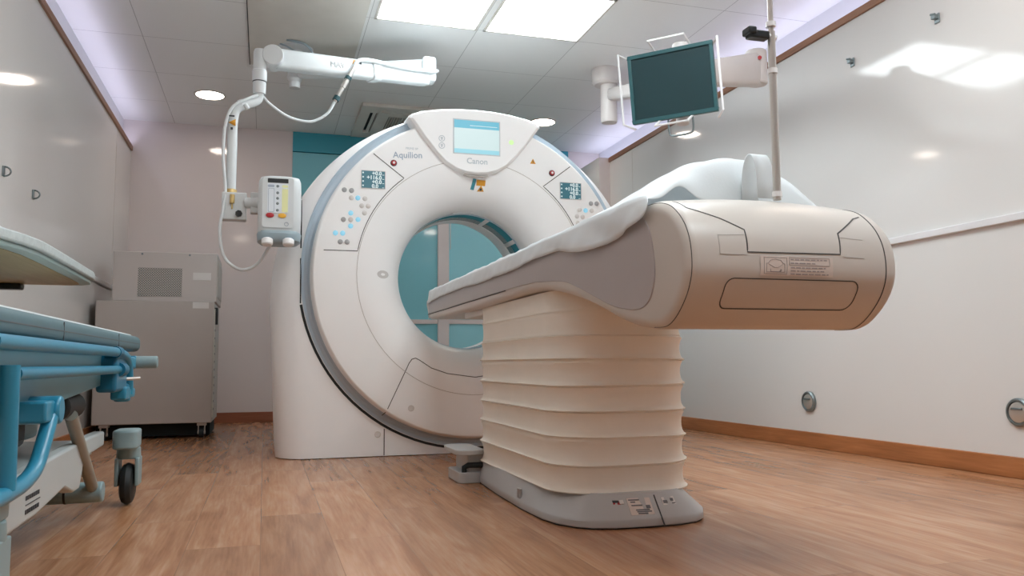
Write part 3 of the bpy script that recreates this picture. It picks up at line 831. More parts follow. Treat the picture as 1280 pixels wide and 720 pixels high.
for q in ([(1.034, .689), (1.034, .725), (1.092, .725), (1.092, .689), (1.034, .689)], [(1.040, .712), (1.044, .712), (1.050, .719), (1.063, .7215), (1.076, .719), (1.082, .712), (1.086, .712), (1.086, .693), (1.040, .693), (1.040, .712)], [(1.046, .710), (1.060, .703), (1.068, .703), (1.081, .710)],
          [(1.05, .700), (1.05, .694), (1.075, .694), (1.075, .698)], [(1.098, .709), (1.203, .709), (1.203, .726), (1.098, .726), (1.098, .709)]):
    fs_(il, [(x+DX, z+DZ) for x, z in q], .0009, .0022, 4)
fs_(il, [(1.074+DX, .694+DZ), (1.077+DX, .699+DZ)], .004, .0024, 2)
rw = random.Random(3)
for z, xe in ((.7215, 1.196), (.7135, 1.165), (.7035, 1.192), (.6965, 1.188), (.6895, 1.200)):      # unreadably small print: word-like dashes
    x = 1.101
    while x < xe:
        w_ = rw.uniform(.006, .016); fs_(il, [(x+DX, z+DZ), (min(x+w_, xe)+DX, z+DZ)], .0026, .0022, 1); x += w_+.0028
build(il, 'printed_lines', M['inkfaint'], st, smooth=0)
# table top and pad, underside slide
build(MB().prism(rrect(.875, 1.385, .868, .886, .008), (1.93, 4.44)), 'pad', M['couchgrey'], tb)
build(MB().box(.90, 1.36, 3.40, 3.74, .708, .742), 'slide_carriage', M['couch'], tb, bevel=.006)
jt = MB()
for x0 in (TX0-.0035,):
    jt.prism_x([(4.40, .768), (2.9, .768), (2.9, .7705), (4.40, .7705)], x0, x0+.006).prism_x([(4.40, .838), (4.28, .838), (4.28, .8405), (4.40, .8405)], x0, x0+.006)
build(jt, 'tabletop_joint', M['seam'], tb)

# paper sheet over the table top; at the foot end it rises over the head cushion and falls behind the flap
def hump(y):
    t_ = min(1, max(0, (2.42-y)/.62)); return t_*t_*(3-2*t_)
def sheet_pt(u, v):
    """u 0..1 tip->foot, v -1..1 left hem -> right hem"""
    fall = 0
    if u <= .86: y = 4.36 - (4.36-1.86)*u/.86
    else:
        k = (u-.86)/.14; y = 1.86-(.075+.11*max(0, -v)**1.5)*math.sin(k*PI/2); fall = 1-math.cos(k*PI/2)
    hw = .279; flat = .80; a = abs(v); hp = .138*hump(y)
    wr = .0035*math.sin(15*y+6*v)+.0025*abs(math.sin(23*y-11*v))+.0018*math.sin(51*y+14*v)
    vn = max(-1, min(1, v/flat))
    vs_ = (vn-.22)/(1.22 if vn < .22 else .78); prof_ = 1-abs(vs_)**2.0
    hem_lift = .034*math.exp(-((vn+.62)/.17)**2)+.012*math.exp(-((vn-.72)/.12)**2)
    dome = hp*prof_
    zlow = .881+.017*max(0, 1-(abs(vn)*hw/.275)**2)+hem_lift*min(1, prof_*3)
    zz = .896+dome+(.35*hump(y))*wr*(1-vn*vn)*2
    if fall: zz = zz*(1-fall)+min(zz, zlow)*fall
    if a <= flat:
        return Vector((1.13+hw*vn, y, zz+wr*.5*(1-fall)))
    k = (a-flat)/(1-flat)
    if v < 0:
        drop = .058+.005*math.sin(y*4.3+1)+.004*abs(math.sin(y*6.2))
        if y < 2.30: drop += .034*math.sin(min(1, (2.30-y)/.50)*PI*.9)
        x = .8505-.004*math.sin(k*1.6)-abs(wr)*k*.9-.009*k*abs(math.sin(7.5*y+1.6*k))*min(1, max(.25, (2.6-y)/.5))
    else:
        drop = .055; x = 1.409+.010*math.sin(k*1.6)
    drop *= (1-.8*fall)
    return Vector((x, y, zz-drop*k))
NU, NV = 170, 60
vs = [sheet_pt(i/NU, -1+2*j/NV) for i in range(NU+1) for j in range(NV+1)]
fs = [(i*(NV+1)+j, i*(NV+1)+j+1, (i+1)*(NV+1)+j+1, (i+1)*(NV+1)+j) for i in range(NU) for j in range(NV)]
sh = build(MB().add(vs, fs), 'paper_sheet', M['sheet'], smooth=180, solid=.0012)
tag(sh, 'thin white disposable paper sheet draped along the scanner table top', 'sheet')
# head cushion beneath the sheet
def cush(y0, y1, zt_, sx):
    rs = []
    for k in range(9):
        t_ = k/8; y = y0+(y1-y0)*t_; h_ = math.sin(PI*min(1, max(.12, t_ if t_ < .5 else 1-(t_-.5)*.9)))
        ring = []
        for j in range(20):
            q = PI*j/19; ring.append(Vector((1.13-sx*math.cos(q), y, .895+(zt_-.895)*h_*math.sin(q)**.8)))
        rs.append(ring)
    return rs
hc = build(MB().rings(cush(1.90, 2.03, .932, .19)), 'head_cushion', M['pad'], smooth=60)
tag(hc, 'dark grey curved head cushion peeking out from under the sheet at the table foot end', 'cushion')
vs = []; fs = []
for k in range(21):
    q = PI*k/20
    y = 1.745+.035*math.cos(q); z = .900+.118*math.sin(q)**.6
    vs += [(1.150, y, z), (1.196, y, z)]
for k in range(20): fs.append((2*k, 2*k+1, 2*k+3, 2*k+2))
tag(build(MB().add(vs, fs), 'fabric_strap', M['sheet'], smooth=180, solid=.003), 'white fabric strap looped upright over the sheet beside the steel pole', 'strap')

# infusion pole plugged into the table foot
pol = thing('infusion_pole', 'slim steel infusion pole standing upright on the foot end of the scanner table', 'pole', (1.166, 1.655, .877))
px_, py_ = 1.166, 1.655
build(MB().cyl((px_, py_, .884), (px_, py_, 1.30), .0095), 'outer_tube', M['chrome'], pol)
build(MB().cyl((px_, py_, 1.29), (px_, py_, 1.95), .0065), 'inner_tube', M['chrome'], pol)
for z in (.898, 1.201, 1.318): build(MB().cyl((px_, py_, z-.006), (px_, py_, z+.006), .0118), 'collar', M['wire'], pol)
cl = build(MB().box(px_-.066, px_-.012, py_-.014, py_+.012, 1.276, 1.296, None).box(px_-.072, px_-.05, py_-.018, py_+.016, 1.284, 1.302), 'bag_hook_clip', M['blackplastic'], pol, bevel=.004)
build(MB().cyl((px_-.02, py_, 1.290), (px_+.012, py_, 1.284), .008), 'clip_screw', M['wire'], cl)
for a in range(4):
    q = a*PI/2+.5; d = Vector((math.cos(q), math.sin(q), 0)); c = Vector((px_, py_, 1.93))
    build(MB().tube(curve([c, c+d*.05+Vector((0, 0, .02)), c+d*.09, c+d*.105+Vector((0, 0, .03))], 5), .004, 8), 'hook', M['chrome'], pol)

# ------------------------------------------------------------------ monitor on ceiling arm
mo = thing('ceiling_monitor', 'dark teal flat monitor in a white wire guard hanging from a white ceiling arm', 'monitor', (2.365, 5.38, H))
mc = Vector((1.868, 3.465, 1.852))
ux = Vector((.741, -.670, .033)).normalized(); nz_ = Vector((-.664, -.739, -.112)).normalized(); uz = nz_.cross(ux) * 1.0
if uz.z < 0: uz = -uz
MM = Matrix.Translation(mc) @ Matrix((ux, -nz_, uz)).transposed().to_4x4()     # local x right, y away, z up
T = lambda x, y, z: MM @ Vector((x, y, z))
W2, H2 = .21, .17
def frame_box(x0, x1, z0, z1, y0, y1, w):
    return MB().box(x0, x1, y0, y1, z0, z0+w, MM).box(x0, x1, y0, y1, z1-w, z1, MM).box(x0, x0+w, y0, y1, z0+w, z1-w, MM).box(x1-w, x1, y0, y1, z0+w, z1-w, MM)
bz = build(frame_box(-W2, W2, -H2, H2, 0, .03, .017), 'bezel', M['monitor'], mo, bevel=.0025)
build(MB().box(-W2+.012, W2-.012, .006, .03, -H2+.012, H2-.012, MM), 'screen', M['screen_off'], mo)
build(MB().box(-W2+.01, W2-.01, .03, .055, -H2+.01, H2-.01, MM).box(-.12, .12, .055, .075, -.09, .09, MM), 'back_shell', M['monitor'], mo, bevel=.008)
def guard(p, q, off, parent):
    """wire bar from p to q (local x,z) with stand-offs to the monitor edge"""
    a = T(p[0], -.035, p[1]); b_ = T(q[0], -.035, q[1])
    m_ = MB().tube([T(p[0]+off[0], .03, p[1]+off[1]), a, b_, T(q[0]+off[0], .03, q[1]+off[1])], .006, 8)
    return build(m_, 'wire_guard', M['wire'], parent)
guard((-W2-.035, H2+.005), (-W2-.035, -H2+.0), (.04, -.02), mo)
guard((W2+.03, H2+.0), (W2+.03, -H2-.005), (-.035, -.02), mo)
guard((-.09, H2+.045), (.085, H2+.045), (.02, -.05), mo)
guard((-.09, -H2-.03), (.07, -H2-.03), (.02, .04), mo)
build(MB().tube(curve([T(-.035, .02, -H2), T(-.035, .02, -H2-.06), T(-.02, .02, -H2-.082), T(.06, .02, -H2-.082), T(.082, .02, -H2-.065), T(.085, .02, -H2)], 6), .005, 8), 'grab_handle', M['zinc'], mo)
yk = T(.02, .13, 0)
build(MB().cyl(yk+Vector((0, 0, -.19)), yk+Vector((0, 0, .215)), .032).cyl(yk+Vector((0, 0, .19)), yk+Vector((0, 0, .222)), .042), 'yoke', M['monarm'], mo, bevel=.004)
build(MB().box(-.06, .10, .07, .16, -.05, .05, MM), 'mount_block', M['monarm'], mo, bevel=.01)
cm = Vector((2.365, 5.38, 0))
build(MB().lathe([(.0, H), (.105, H), (.105, H-.03), (.10, H-.10), (.085, H-.115), (0, H-.115)], (cm.x, cm.y, 0), (0, 0, 1), 40), 'ceiling_flange', M['monarm'], mo, smooth=30)
build(MB().lathe([(.0, H-.11), (.06, H-.11), (.06, 2.27), (.056, 2.25), (0, 2.25)], (cm.x+.02, cm.y, 0), (0, 0, 1), 40), 'column', M['monarm'], mo, smooth=30)
e1 = Vector((2.575, 3.80, 2.115)); c1 = Vector((2.40, 5.34, 2.45))
def beam(a, b_, wa, wb, ha, hb):
    d = (b_-a).normalized(); sd = d.cross(Vector((0, 0, 1))).normalized(); up = sd.cross(d)
    r_ = []
    for p, w, h_ in ((a, wa, ha), (a*.5+b_*.5, (wa+wb)/2, (ha+hb)/2), (b_, wb, hb)):
        r_.append([p+sd*w*c_+up*h_*s_ for c_, s_ in ((-.5, -.35), (-.35, -.5), (.35, -.5), (.5, -.35), (.5, .35), (.35, .5), (-.35, .5), (-.5, .35))])
    return MB().rings(r_)
build(beam(c1, e1, .10, .12, .09, .13), 'extension_arm', M['monarm'], mo, bevel=.008)
build(MB().cyl(e1+Vector((.0, .0, -.095)), e1+Vector((.0, .0, .10)), .058), 'elbow_joint', M['monarm'], mo, bevel=.012)
build(beam(e1+Vector((.02, .01, -.0)), yk+Vector((0, 0, .06)), .10, .08, .185, .105), 'spring_arm', M['monarm'], mo, bevel=.012)
build(MB().cyl(e1+Vector((-.02, -.055, .035)), e1+Vector((-.024, -.07, .035)), .011, n=16), 'red_marker', M['red'], mo)

# ------------------------------------------------------------------ contrast injector on ceiling arm
ij = thing('contrast_injector', 'white ceiling-arm contrast injector with a keypad head hanging left of the scanner', 'injector', (.16, 5.55, H))
build(MB().lathe([(0, H), (.12, H), (.12, H-.02), (.05, H-.03), (.04, 2.53), (.05, 2.51), (.05, 2.42), (.036, 2.40), (.036, 2.36), (0, 2.36)], (.16, 5.55, 0), (0, 0, 1), 32), 'ceiling_column', M['arm'], ij, smooth=30)
ea = Vector((1.0, 5.2, 2.46)); ca = Vector((.18, 5.5, 2.46))
build(beam(ca, ea, .09, .10, .085, .10), 'upper_arm', M['arm'], ij, bevel=.012)
build(MB().box(.955, 1.045, 5.11, 5.22, 2.345, 2.512), 'elbow_joint', M['arm'], ij, bevel=.02)
lj = Vector((.012, 4.62, 2.205)); eb = Vector((.98, 5.14, 2.37))
la = build(beam(eb, lj, .08, .085, .105, .115), 'spring_arm', M['arm'], ij, bevel=.014)
mid = eb*.62+lj*.38; dd = (lj-eb).normalized()
build(beam(mid-dd*.03, mid+dd*.03, .10, .10, .125, .125), 'cable_clip', M['arm'], la, bevel=.006)
wp = eb*.38+lj*.62
nrm = dd.cross(Vector((0, 0, 1))).normalized()
if nrm.y > 0: nrm = -nrm
upv = nrm.cross(dd); upv = upv if upv.z > 0 else -upv
def arm_mark(c, sx, sz, m_, nm):
    c = c+nrm*.043; s_ = -dd
    v = [c-s_*sx-upv*sz, c+s_*sx-upv*sz, c+s_*sx+upv*sz, c-s_*sx+upv*sz]
    return build(MB().add(v+[p-nrm*.004 for p in v], [(0, 1, 2, 3), (7, 6, 5, 4), (0, 4, 5, 1), (1, 5, 6, 2), (2, 6, 7, 3), (3, 7, 4, 0)]), nm, m_, la)
a_ = eb*.47+lj*.53
v = [a_+nrm*.0432+upv*.018+dd*.016, a_+nrm*.0432+upv*.018-dd*.016, a_+nrm*.0432+upv*.046]
build(MB().add(v+[p-nrm*.004 for p in v], [(0, 1, 2), (5, 4, 3), (0, 3, 4, 1), (1, 4, 5, 2), (2, 5, 3, 0)]), 'warning_sign', M['amber'], la)
arm_mark(a_-dd*.045+upv*.032, .007, .013, M['inkdark'], 'printed_mark')
TXT = Matrix.Translation(eb*.36+lj*.64+nrm*.0436-upv*.002) @ Matrix((-dd, upv, nrm)).transposed().to_4x4()
build(text_mb('MAV', .050, TXT), 'lettering', M['btngrey'], la, smooth=0)
build(MB().cyl(lj+Vector((0, -.075, 0)), lj+Vector((0, .05, 0)), .058, n=36), 'shoulder_joint', M['arm'], ij, bevel=.006)
po = Vector((-.055, 4.58, 0))
pst = build(MB().lathe([(0, 2.235), (.03, 2.235), (.035, 2.22), (.035, 2.12), (.039, 2.115), (.039, 2.055), (0, 2.055)], po, (0, 0, 1), 28), 'swivel_post', M['arm'], ij, smooth=30)
build(MB().cyl((po.x, po.y, 2.05), (po.x, po.y, 2.057), .037), 'swivel_joint', M['inkdark'], pst)
build(MB().lathe([(0, 2.05), (.035, 2.05), (.034, 1.985), (0, 1.985)], po, (0, 0, 1), 28), 'swivel_sleeve', M['arm'], ij, smooth=30)
build(MB().box(-.03, lj.x, 4.56, 4.62, 2.15, 2.235), 'shoulder_block', M['arm'], ij, bevel=.01)
dt = curve([(-.055, 4.58, 1.99), (-.06, 4.58, 1.955), (-.085, 4.565, 1.93), (-.13, 4.54, 1.905), (-.172, 4.52, 1.865), (-.185, 4.505, 1.80), (-.186, 4.495, 1.70)], 6) + [Vector((-.186, 4.47, 1.40))]
rr_ = [.024 if i < 26 else .026 for i in range(len(dt))]
tu = build(MB().tube(dt, rr_, 18), 'drop_tube', M['arm'], ij)
build(MB().tube([(-.155, 4.535, 1.895), (-.135, 4.545, 1.91)], .030, 16).cyl((-.125, 4.50, 1.895), (-.11, 4.50, 1.87), .012), 'tube_clamp', M['arm'], tu)
wz = MB().add([(-.206, 4.462, 1.78), (-.170, 4.462, 1.762), (-.170, 4.462, 1.800)], [(0, 1, 2)])
build(wz, 'warning_sign', M['amber'], tu, solid=.004)
build(MB().box(-.204, -.176, 4.459, 4.464, 1.812, 1.819).box(-.195, -.183, 4.459, 4.464, 1.742, 1.754), 'printed_mark', M['inkdark'], tu)
build(MB().cyl((-.186, 4.472, 1.418), (-.186, 4.469, 1.388), .031), 'brass_collar', M['brass'], ij)
br_ = build(MB().box(-.228, -.105, 4.425, 4.50, 1.255, 1.40), 'bracket', M['arm'], ij, bevel=.006)
build(MB().lathe([(0, -.03), (.016, -.03), (.018, -.022), (.018, -.008), (.008, -.004), (.008, .01)], (-.142, 4.425, 1.285), (0, 1, 0), 7), 'clamp_knob', M['blackplastic'], br_)
build(MB().cyl((-.176, 4.42, 1.385), (-.176, 4.42, 1.34), .012).cyl((-.176, 4.42, 1.34), (-.176, 4.42, 1.31), .004), 'brass_pin', M['brass'], br_)
build(MB().cyl((-.11, 4.43, 1.345), (-.03, 4.40, 1.345), .028).box(-.085, -.04, 4.40, 4.46, 1.29, 1.40), 'tilt_joint', M['arm'], ij, bevel=.006)
# injector head, lofted along z
def hd(z, x0, x1, y0, y1, r):
    return [Vector((x, y, z)) for x, y in rrect(x0, x1, y0, y1, r, 4)]
HX0, HX1 = -.047, .168
head = build(MB().rings([hd(1.16, -.04, .160, 4.27, 4.45, .04), hd(1.175, -.046, .166, 4.265, 4.455, .045), hd(1.25, HX0, HX1, 4.265, 4.46, .045), hd(1.38, HX0, HX1, 4.275, 4.46, .045), hd(1.445, -.044, .166, 4.285, 4.46, .045), hd(1.466, -.034, .158, 4.30, 4.45, .04), hd(1.474, -.01, .135, 4.32, 4.43, .035)]), 'injector_head', M['arm'], ij, smooth=40)
TI = math.radians(-4.5)
def hface(x0, x1, z0, z1, off, m_, nm, r=.004, parent=None):
    """plate on the slightly raked front of the head"""
    mb = MB(); p = rrect(x0, x1, z0, z1, min(r, (z1-z0)/2.01, (x1-x0)/2.01), 4)
    def yy(z): return 4.265 + max(0, z-1.25)/.13*.010 - .006
    n = len(p)
    mb.add([(x, yy(z)-off, z) for x, z in p]+[(x, yy(z)+.012, z) for x, z in p], [tuple(range(n)), tuple(range(2*n-1, n-1, -1))]+[(i, i+n, (i+1) % n+n, (i+1) % n) for i in range(n)])
    return build(mb, nm, m_, parent or head)
fp = hface(-.025, .128, 1.195, 1.455, .0, M['arm'], 'front_plate', .012)
hface(-.001, .101, 1.428, 1.450, .0015, M['blackplastic'], 'status_display', .003)
hface(-.001, .102, 1.270, 1.424, .001, M['keypad'], 'keypad', .004)
hface(.0, .032, 1.404, 1.417, .002, M['inkblue'], 'blue_key', .005)
hface(.070, .100, 1.404, 1.417, .002, M['keyyellow'], 'yellow_key', .005)
hface(.070, .100, 1.275, 1.398, .002, M['keyyellow'], 'yellow_scale', .004)
k_ = MB()
kl = hface(.003, .033, 1.275, 1.398, .0016, M['keyline'], 'scale_outline', .004); hface(.005, .031, 1.277, 1.396, .0024, M['keypad'], 'scale', .003)
for z in (1.410, 1.375, 1.346, 1.319, 1.284):
    build(MB().lathe([(.0085, .006), (.0085, -.003), (.005, -.006), (0, -.006)], (.049, 4.262+max(0, z-1.25)/.13*.01, z), (0, 1, 0), 18), 'round_key', M['zinc'], head)
for x, m_ in ((.013, M['red']), (.073, M['yellow'])):
    build(MB().lathe([(1, .006), (1, -.004), (.6, -.006), (0, -.006)], (0, 0, 0), (0, 1, 0), 24), 'start_button', m_, head)
    ob = bpy.data.objects['start_button'] if 'start_button' in bpy.data.objects and x < .05 else head.children[-1]
for ch, x in zip([c for c in head.children if c.name.startswith('start_button')], (.013, .073)):
    for vtx in ch.data.vertices:
        w = vtx.co + base_of(head)
        vtx.co = Vector((w.x*.020+x, w.y+4.259, w.z*.0115+1.257)) - base_of(head)
build(MB().lathe([(.011, .004), (.011, -.002), (.008, -.002), (.008, .004)], (.094, 4.26, 1.214), (0, 1, 0), 20), 'power_mark', M['keyline'], head)
build(MB().rings([hd(1.120, -.03, .15, 4.262, 4.44, .06), hd(1.132, -.046, .166, 4.25, 4.455, .07), hd(1.165, -.05, .170, 4.245, 4.46, .07), hd(1.180, -.044, .164, 4.255, 4.46, .06)]), 'drip_tray', M['armgrey'], ij, smooth=40)
for x in (.002, .105):
    build(MB().lathe([(.022, .0), (.028, .006), (.028, .03), (.022, .035), (0, .035)], (x, 4.235, 1.100), (0, .25, 1), 28, True), 'syringe_collar', M['wire'], ij)
arm_pt = lambda t_, h_, o_=.055: eb*(1-t_)+lj*t_+nrm*o_+upv*h_
cb = curve([arm_pt(-.07, .045, .03), arm_pt(-.02, .03), arm_pt(.12, .028), arm_pt(.28, .036), arm_pt(.40, .046), arm_pt(.47, .046), arm_pt(.52, .03), arm_pt(.545, -.01)], 6)
build(MB().tube(cb, .012, 10), 'arm_cable', M['arm'], ij)
k0, k1 = arm_pt(.545, -.01), Vector((.365, 4.76, 2.035))
cn = build(MB().tube([k0, k0*.66+k1*.34], .014, 10).tube([k0*.4+k1*.6, k1], .012, 10).tube([k0*.66+k1*.34, k0*.4+k1*.6], .016, 12), 'cable_coupling', M['chrome'], ij)
for a_, b_ in ((.28, .36), (.86, .96)):
    build(MB().tube([k0*(1-a_)+k1*a_, k0*(1-b_)+k1*b_], .02, 12), 'coupling_nut', M['nut'], cn)
build(MB().tube(curve([k1, (.325, 4.75, 1.96), (.25, 4.74, 1.905), (.18, 4.72, 1.893), (.09, 4.68, 1.905), (0, 4.63, 1.95), (-.05, 4.575, 1.975), (-.12, 4.52, 1.93), (-.19, 4.49, 1.87), (-.222, 4.47, 1.76), (-.228, 4.46, 1.6), (-.212, 4.44, 1.42), (-.22, 4.41, 1.30),
                (-.232, 4.40, 1.19), (-.21, 4.40, 1.06), (-.15, 4.40, 1.0), (-.09, 4.40, .995), (-.03, 4.40, 1.04), (.02, 4.36, 1.125)], 7), .0085, 10), 'injector_cable', M['arm'], ij)

# ------------------------------------------------------------------ grey cabinets
cb_ = thing('equipment_cabinet', 'large grey steel equipment cabinet on castors in the far left corner', 'cabinet', (-.72, 6.4, 0))
build(MB().box(-1.103, -.345, 6.10, 6.78, .105, .948), 'body', M['cab'], cb_, bevel=.006)
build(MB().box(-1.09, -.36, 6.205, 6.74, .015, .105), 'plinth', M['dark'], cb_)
build(MB().box(-.487, -.381, 6.097, 6.102, .900, .944), 'rating_label', M['paper'], cb_)
sp_ = build(MB().box(-.347, -.338, 6.12, 6.17, .14, .90), 'edge_strip', M['acwhite'], cb_)
for k in range(12): build(MB().box(-.339, -.336, 6.13, 6.16, .19+k*.055, .205+k*.055), 'slot', M['ink'], sp_)
build(MB().box(-.345, -.322, 6.14, 6.22, .79, .91), 'handle', M['blackplastic'], cb_, bevel=.006)
for x in (-1.03, -.41):
    for y in (6.155, 6.72):
        c = build(MB().box(x-.03, x+.03, y-.03, y+.03, .085, .105).box(x-.024, x-.018, y-.025, y+.01, .03, .09).box(x+.018, x+.024, y-.025, y+.01, .03, .09), 'castor', M['chrome'], cb_)
        build(MB().cyl((x-.016, y-.01, .036), (x+.016, y-.01, .036), .036), 'wheel', M['rubber'], c)
        build(MB().cyl((x-.026, y-.01, .036), (x+.026, y-.01, .036), .012), 'hub', M['chrome'], c)
cu = thing('upper_cabinet', 'smaller grey steel unit with a perforated vent stacked on the equipment cabinet', 'cabinet', (-.68, 6.4, .95))
build(MB().box(-1.014, -.335, 6.16, 6.78, .95, 1.298), 'body', M['cab2'], cu, bevel=.005)
build(MB().box(-.853, -.567, 6.156, 6.162, .985, 1.185), 'vent_grille', M['perf'], cu)
build(MB().box(-.495, -.375, 6.157, 6.162, 1.105, 1.158), 'label_plate', M['paper'], cu)
for x in (-.83, -.52): build(MB().cyl((x, 6.162, 1.281), (x, 6.155, 1.281), .007, n=12), 'screw', M['zinc'], cu)
build(MB().box(-.3365, -.329, 6.2, 6.7, .99, 1.24), 'side_cover', M['cab'], cu)

# ------------------------------------------------------------------ stretcher at the left
be = thing('stretcher', 'blue tubular hospital stretcher with a grey mattress along the left wall', 'stretcher', (-.77, 2.6, 0))
SX = -.47
m0 = MB().prism(rrect(-1.06, SX-.005, .557, .618, .022, 5), (1.62, 3.56))
mt = build(m0, 'mattress', M['matt'], be, bevel=.012)
build(MB().prism(rrect(-1.05, SX-.02, .606, .622, .007, 3), (1.63, 3.42)), 'mattress_lit_top', M['mattlit'], mt)  # top-lit edge of the mattress, put in as a paler layer
build(MB().box(SX-.006, SX-.004, 1.64, 3.53, .586, .5885), 'piping', M['ink'], mt)
for y in (2.25, 3.05): build(MB().box(SX-.0065, SX-.004, y, y+.003, .562, .61), 'fold_joint', M['ink'], mt)
build(MB().box(-1.05, SX-.045, 1.66, 3.34, .505, .555), 'deck', M['bedpanel'], be, bevel=.004)
build(MB().prism_x([(1.66, .40), (2.3, .405), (2.98, .440), (2.98, .557), (1.66, .557)], SX-.05, SX-.035), 'side_panel', M['bedpanel'], be, bevel=.004)
ur = curve([(SX+.01, 1.64, .546), (SX+.01, 2.2, .546), (SX+.01, 2.85, .546), (SX+.01, 3.02, .541), (SX+.01, 3.12, .528), (SX+.01, 3.17, .495), (SX+.01, 3.19, .44), (SX+.01, 3.19, .40)], 6)
build(MB().tube(ur, .0155, 14), 'upper_rail', M['bedblue'], be)
build(MB().tube([(SX+.008, 1.80, .487), (SX+.008, 3.0, .489)], .0135, 14), 'lower_rail', M['bedblue'], be)
build(MB().tube([(SX+.008, 2.97, .489), (SX+.008, 3.06, .489)], .023, 14).tube([(SX+.008, 2.90, .545), (SX+.008, 2.97, .545)], .0195, 14), 'rail_sleeve', M['bedblue2'], be)
build(MB().box(SX-.05, SX+.012, 2.92, 3.14, .415, .535), 'corner_casting', M['bedblue2'], be, bevel=.012)
build(MB().tube([(SX+.012, 1.752, .504), (SX+.012, 1.754, .40), (SX+.012, 1.760, .27)], .0175, 14), 'push_post', M['bedblue'], be)
up_ = curve([(SX+.012, 1.62, .262), (SX+.012, 1.76, .262), (SX+.012, 1.88, .268), (SX+.012, 1.965, .288), (SX+.012, 2.02, .33), (SX+.012, 2.09, .40)], 6)
build(MB().tube(up_, .0165, 14), 'push_loop', M['bedblue'], be)
build(MB().cyl((SX-.06, 2.10, .402), (SX+.03, 2.10, .402), .032).box(SX-.05, SX+.02, 2.0, 2.09, .378, .425), 'loop_socket', M['bedblue'], be, bevel=.006)
build(MB().box(SX-.03, SX+.02, 3.07, 3.16, .385, .43).cyl((SX-.01, 3.19, .375), (SX-.01, 3.19, .44), .028).box(SX-.03, SX+.02, 3.15, 3.28, .388, .422), 'rail_clamp', M['bedblue'], be, bevel=.008)
build(MB().cyl((SX-.01, 3.13, .455), (SX+.05, 3.16, .457), .006), 'clamp_pin', M['chrome'], be)
build(MB().box(SX-.06, SX-.02, 3.30, 3.50, .44, .50).box(SX-.04, SX+.0, 3.30, 3.44, .49, .535), 'end_plate', M['bedblue'], be, bevel=.008)
build(MB().cyl((SX-.01, 3.44, .515), (SX+.075, 3.44, .515), .024), 'bumper_wheel', M['chassis2'], be, bevel=.006)
build(MB().box(SX-.06, SX+.0, 3.41, 3.47, .49, .54), 'bumper_bracket', M['bedblue'], be, bevel=.006)
build(MB().tube(curve([(SX-.09, 2.58, .385), (SX-.09, 2.68, .388), (SX-.09, 2.80, .382)], 4), .040, 18), 'pedal_grip', M['rubber'], be, bevel=.01)
build(MB().box(SX-.45, SX-.10, 2.05, 2.35, .30, .505), 'lift_unit', M['dark'], be, bevel=.02)
build(MB().box(SX-.40, SX-.2, 2.7, 2.9, .28, .505), 'rear_lift_unit', M['chassis2'], be, bevel=.02)
build(MB().cyl((SX-.06, 2.64, .36), (SX-.06, 3.02, .09), .018), 'brake_rod', M['rod'], be)
bp_ = build(MB().cyl((SX-.20, 3.02, .088), (SX-.03, 3.02, .088), .034), 'brake_pedal', M['chassis2'], be, bevel=.006)
build(MB().cyl((SX-.145, 3.02, .088), (SX-.138, 3.02, .088), .0355), 'black_ring', M['rubber'], bp_)
ch_ = build(MB().prism_x([(1.70, .06), (1.86, .065), (1.96, .13), (2.30, .135), (2.60, .16), (2.72, .13), (2.80, .13), (2.86, .215), (3.18, .225), (3.18, .275), (2.90, .275), (2.2, .255), (1.70, .25)], SX-.10, SX-.06), 'chassis_side', M['chassis'], be, bevel=.008)
build(MB().box(SX-.50, SX-.10, 1.75, 3.2, .19, .245), 'chassis_deck', M['chassis'], be, bevel=.01)
mk = MB()
for z in (.192, .176, .160):
    for k in range(7 if z != .176 else 1):
        if z == .176: mk.box(SX-.0605, SX-.0585, 2.2, 2.33, z-.001, z+.001)
        else: mk.box(SX-.0605, SX-.0585, 2.2+k*.018, 2.212+k*.018, z-.005, z+.005)
build(mk, 'printed_mark', M['inkdark'], ch_)
def castor(x, y, big=True):
    h_ = build(MB().prism_z(rrect(x-.045, x+.038, y-.10, y+.05, .03), .205, .272), 'castor_housing', M['chassis2'], be, bevel=.008)
    fk = build(MB().lathe([(0, .206), (.04, .206), (.042, .17), (.04, .165), (0, .165)], (x, y, 0), (0, 0, 1), 24).box(x-.040, x-.027, y-.045, y+.045, .07, .17).box(x+.027, x+.040, y-.045, y+.045, .07, .17), 'castor_fork', M['chassis2'], h_, bevel=.004)
    build(MB().lathe([(0, -.022), (.055, -.022), (.068, -.016), (.075, 0), (.068, .016), (.055, .022), (0, .022)], (x, y, .0755), (1, 0, 0), 36), 'castor_wheel', M['rubber'], h_)
for x, x2 in ((SX-.015, SX-.04), (-1.045, -1.045)):
    castor(x+.018 if x > -1 else x, 3.30); castor(x2, 1.82)

# fold-down table on the left wall above the stretcher
sh_ = thing('wall_table', 'pale fold-down table top with tan underside reaching over the stretcher from the left wall', 'table', (-.92, 3.3, .84))
edge_ = [(-.80, 2.15), (-.745, 2.38), (-.706, 2.55), (-.676, 2.70), (-.664, 2.82), (-.664, 2.95), (-.668, 3.2), (-.680, 3.70), (-.69, 3.78), (-.73, 3.83)]
pl_ = [(-1.144, 2.15)] + edge_ + [(-1.144, 3.83)]
build(MB().prism_z(pl_, .858, .890), 'table_top', M['shelf'], sh_, bevel=.006)
ins_ = [(-1.144, 2.17)] + [(x-.014, y-.004) for x, y in edge_] + [(-1.144, 3.82)]
build(MB().prism_z(ins_, .842, .858), 'lower_edge', M['shelfedge'], sh_, bevel=.004)
ins2 = [(-1.144, 2.2)] + [(x-.055, y-.015) for x, y in edge_] + [(-1.144, 3.80)]
build(MB().prism_z(ins2, .8405, .844), 'underside', M['shelfunder'], sh_)
